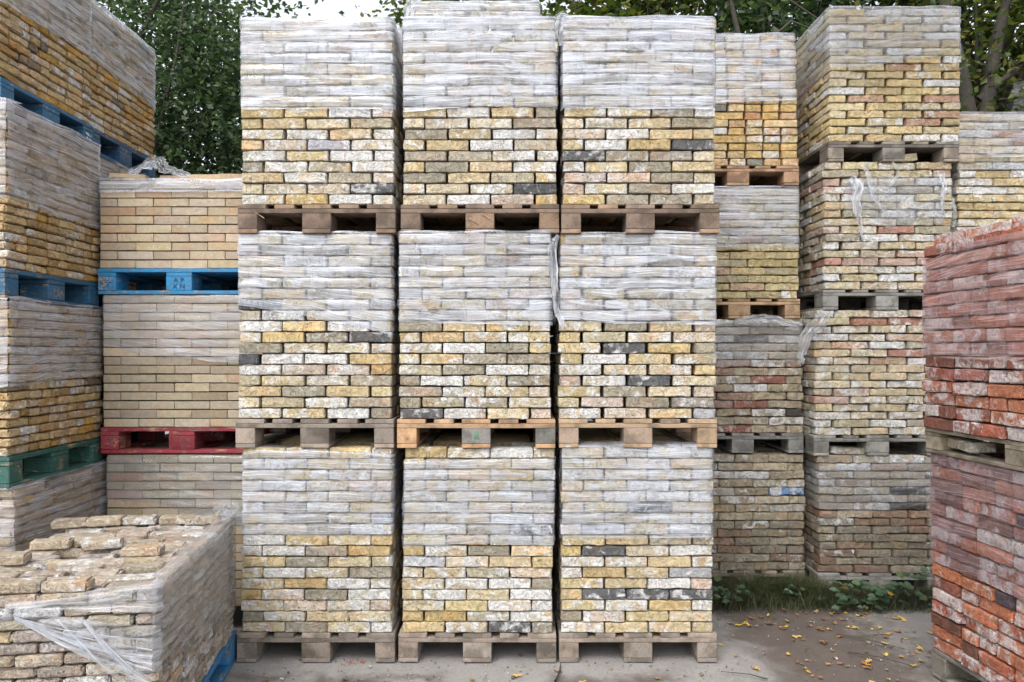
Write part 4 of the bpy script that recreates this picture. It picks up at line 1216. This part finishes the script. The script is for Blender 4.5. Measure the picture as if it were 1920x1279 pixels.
# ------------------------------------------------------------------ fallen leaves, twigs, crumbs
leafmeshes = []
for v in range(7):
    rr = random.Random(v + 40)
    V = [Vector((0, 0, .004))]; n = 11
    for i in range(n):
        t = 2 * pi * i / n
        r_ = (.5 if i % 2 else .30) * (1.25 if i in (5, 6) else 1) * rr.uniform(.8, 1.15)
        V.append(Vector((cos(t) * r_, sin(t) * r_ * .62, .10 * rr.uniform(0, 1) * abs(sin(t)) + .22 * abs(cos(t)) ** 2 * rr.random())))
    F = [(0, 1 + i, 1 + (i + 1) % n) for i in range(n)]
    b = len(V); V += [Vector((.5, 0, .02)), Vector((.85, .05, .10)), Vector((.5, .03, .03))]; F.append((b, b + 1, b + 2))
    leafmeshes.append(mesh_from('fallen_leaf', V, F, M['fallen']))
lc = [(0.50, 0.34, 0.09), (0.44, 0.25, 0.07), (0.32, 0.14, 0.06), (0.34, 0.22, 0.10), (0.58, 0.41, 0.08), (0.16, 0.09, 0.04)]
rr = random.Random(3)
nl = 0
spots = []
for i in range(2000):
    if nl >= 130: break
    x, y = rr.uniform(.95, 2.35), rr.uniform(3.45, 4.6)
    dens = .15 + .85 * max(0, min(1, (x - .9) / 1.2)) * (1 if y > 3.6 else 1.2)
    if y > 4.3: dens = 1.4
    if x > 1.9: dens = 1.4
    if x > 2.0 and y < 3.75: continue
    if x < 1.06 and y > 3.78: continue
    if rr.random() > dens * .8: continue
    spots.append((x, y)); nl += 1
spots += [(-1.17, 3.60), (-.80, 3.62), (-.19, 3.63), (.02, 3.67), (.13, 3.56), (.17, 3.53), (.33, 3.60), (.22, 3.72), (-.42, 3.55), (.35, 3.50), (-1.12, 3.55), (.7, 3.64), (.86, 3.52), (.6, 3.5)]
for i, (x, y) in enumerate(spots):
    s = rr.uniform(.022, .060)
    near = y > 4.3
    cc_ = rr.choice(range(6))
    lab = ['yellow', 'golden orange', 'rusty red', 'tan', 'bright yellow', 'dark brown'][cc_] + (' autumn leaf on the concrete before the middle columns' if x < 1.1 else (' autumn leaf at the edge of the grass' if near else ' autumn leaf lying on the damp brown yard'))
    o = ob('fallen_leaf', leafmeshes[rr.randrange(7)], None, (x, y, .001), (R(rr.uniform(-14, 14)), R(rr.uniform(-14, 14)), rr.uniform(0, 6.28)), (s, s, s), (*[q * rr.uniform(.9, 1.08) for q in lc[cc_]], 1))
    tag(o, lab, 'leaf', 'fallen autumn leaves on the ground')
for i, (x, y, z) in enumerate([(1.37, 4.58, .12), (2.0, 4.62, .16), (2.02, 4.62, .13), (2.1, 4.60, .07), (1.22, 4.62, .05), (2.3, 4.6, .1)]):
    o = ob('fallen_leaf', leafmeshes[i], None, (x, y, z), (R(40), R(20), i * 1.1), (.05, .05, .05), (0.60, 0.33, 0.05, 1))
    tag(o, 'orange yellow leaf caught in the grass and bramble', 'leaf', 'autumn leaves caught in the growth')
for i, (p0, p1, lab) in enumerate([((.205, 3.60, .006), (.245, 3.80, .012), 'short grey stick lying between two ground pallets'),
                              ((1.75, 3.95, .006), (2.0, 3.72, .02), 'bent twig lying in front of the red bricks'),
                              ((1.80, 4.2, .006), (2.05, 3.95, .02), 'thin twig among leaves near the red bricks'),
                              ((1.22, 3.62, .006), (1.02, 3.70, .01), 'dark twig beside the right middle ground pallet')]):
    V, F = [], []
    a, b = Vector(p0), Vector(p1)
    tube(V, F, [a, a.lerp(b, .4) + Vector((.012, .01, .004)), b], [.006 if i == 0 else .004, .005 if i == 0 else .003, .0015], 6)
    tag(ob('twig', mesh_from('twig', V, F, M['bark'])), lab, 'twig', 'twigs on the yard')
# brick crumbs and grit
Jn = Joined()
rr = random.Random(21)
tiny = brick_geo(.02, .014, .01, .003, .003, 4, nx=3)
for i in range(420):
    x = rr.uniform(-1.4, 2.3); y = rr.uniform(3.5, 4.5 if x > 1.1 else 3.95)
    s = rr.uniform(.12, .5) if rr.random() < .93 else rr.uniform(.6, 1.1)
    mt = Matrix.LocRotScale(Vector((x, y, .001)), Matrix.Rotation(rr.uniform(0, 6), 3, 'Z').to_quaternion(), Vector((s, s, s)))
    c = rr.choice([(.5, .48, .44, .5), (.3, .26, .2, .2), (.14, .10, .08, 0), (.36, .3, .2, .2)])
    Jn.add(tiny, mt, c)
for i in range(26):
    mt = Matrix.LocRotScale(Vector((-.78 + rr.gauss(0, .04), 3.84 + rr.gauss(0, .02), .001)), Matrix.Rotation(rr.uniform(0, 6), 3, 'Z').to_quaternion(), Vector((.35, .35, .25)))
    Jn.add(tiny, mt, (.5, .1, .06, .1))
gt = Jn.build('grit', M['brick_joined'], None)
tag(gt, 'brick crumbs and grit scattered on the concrete', 'grit', kind='stuff')
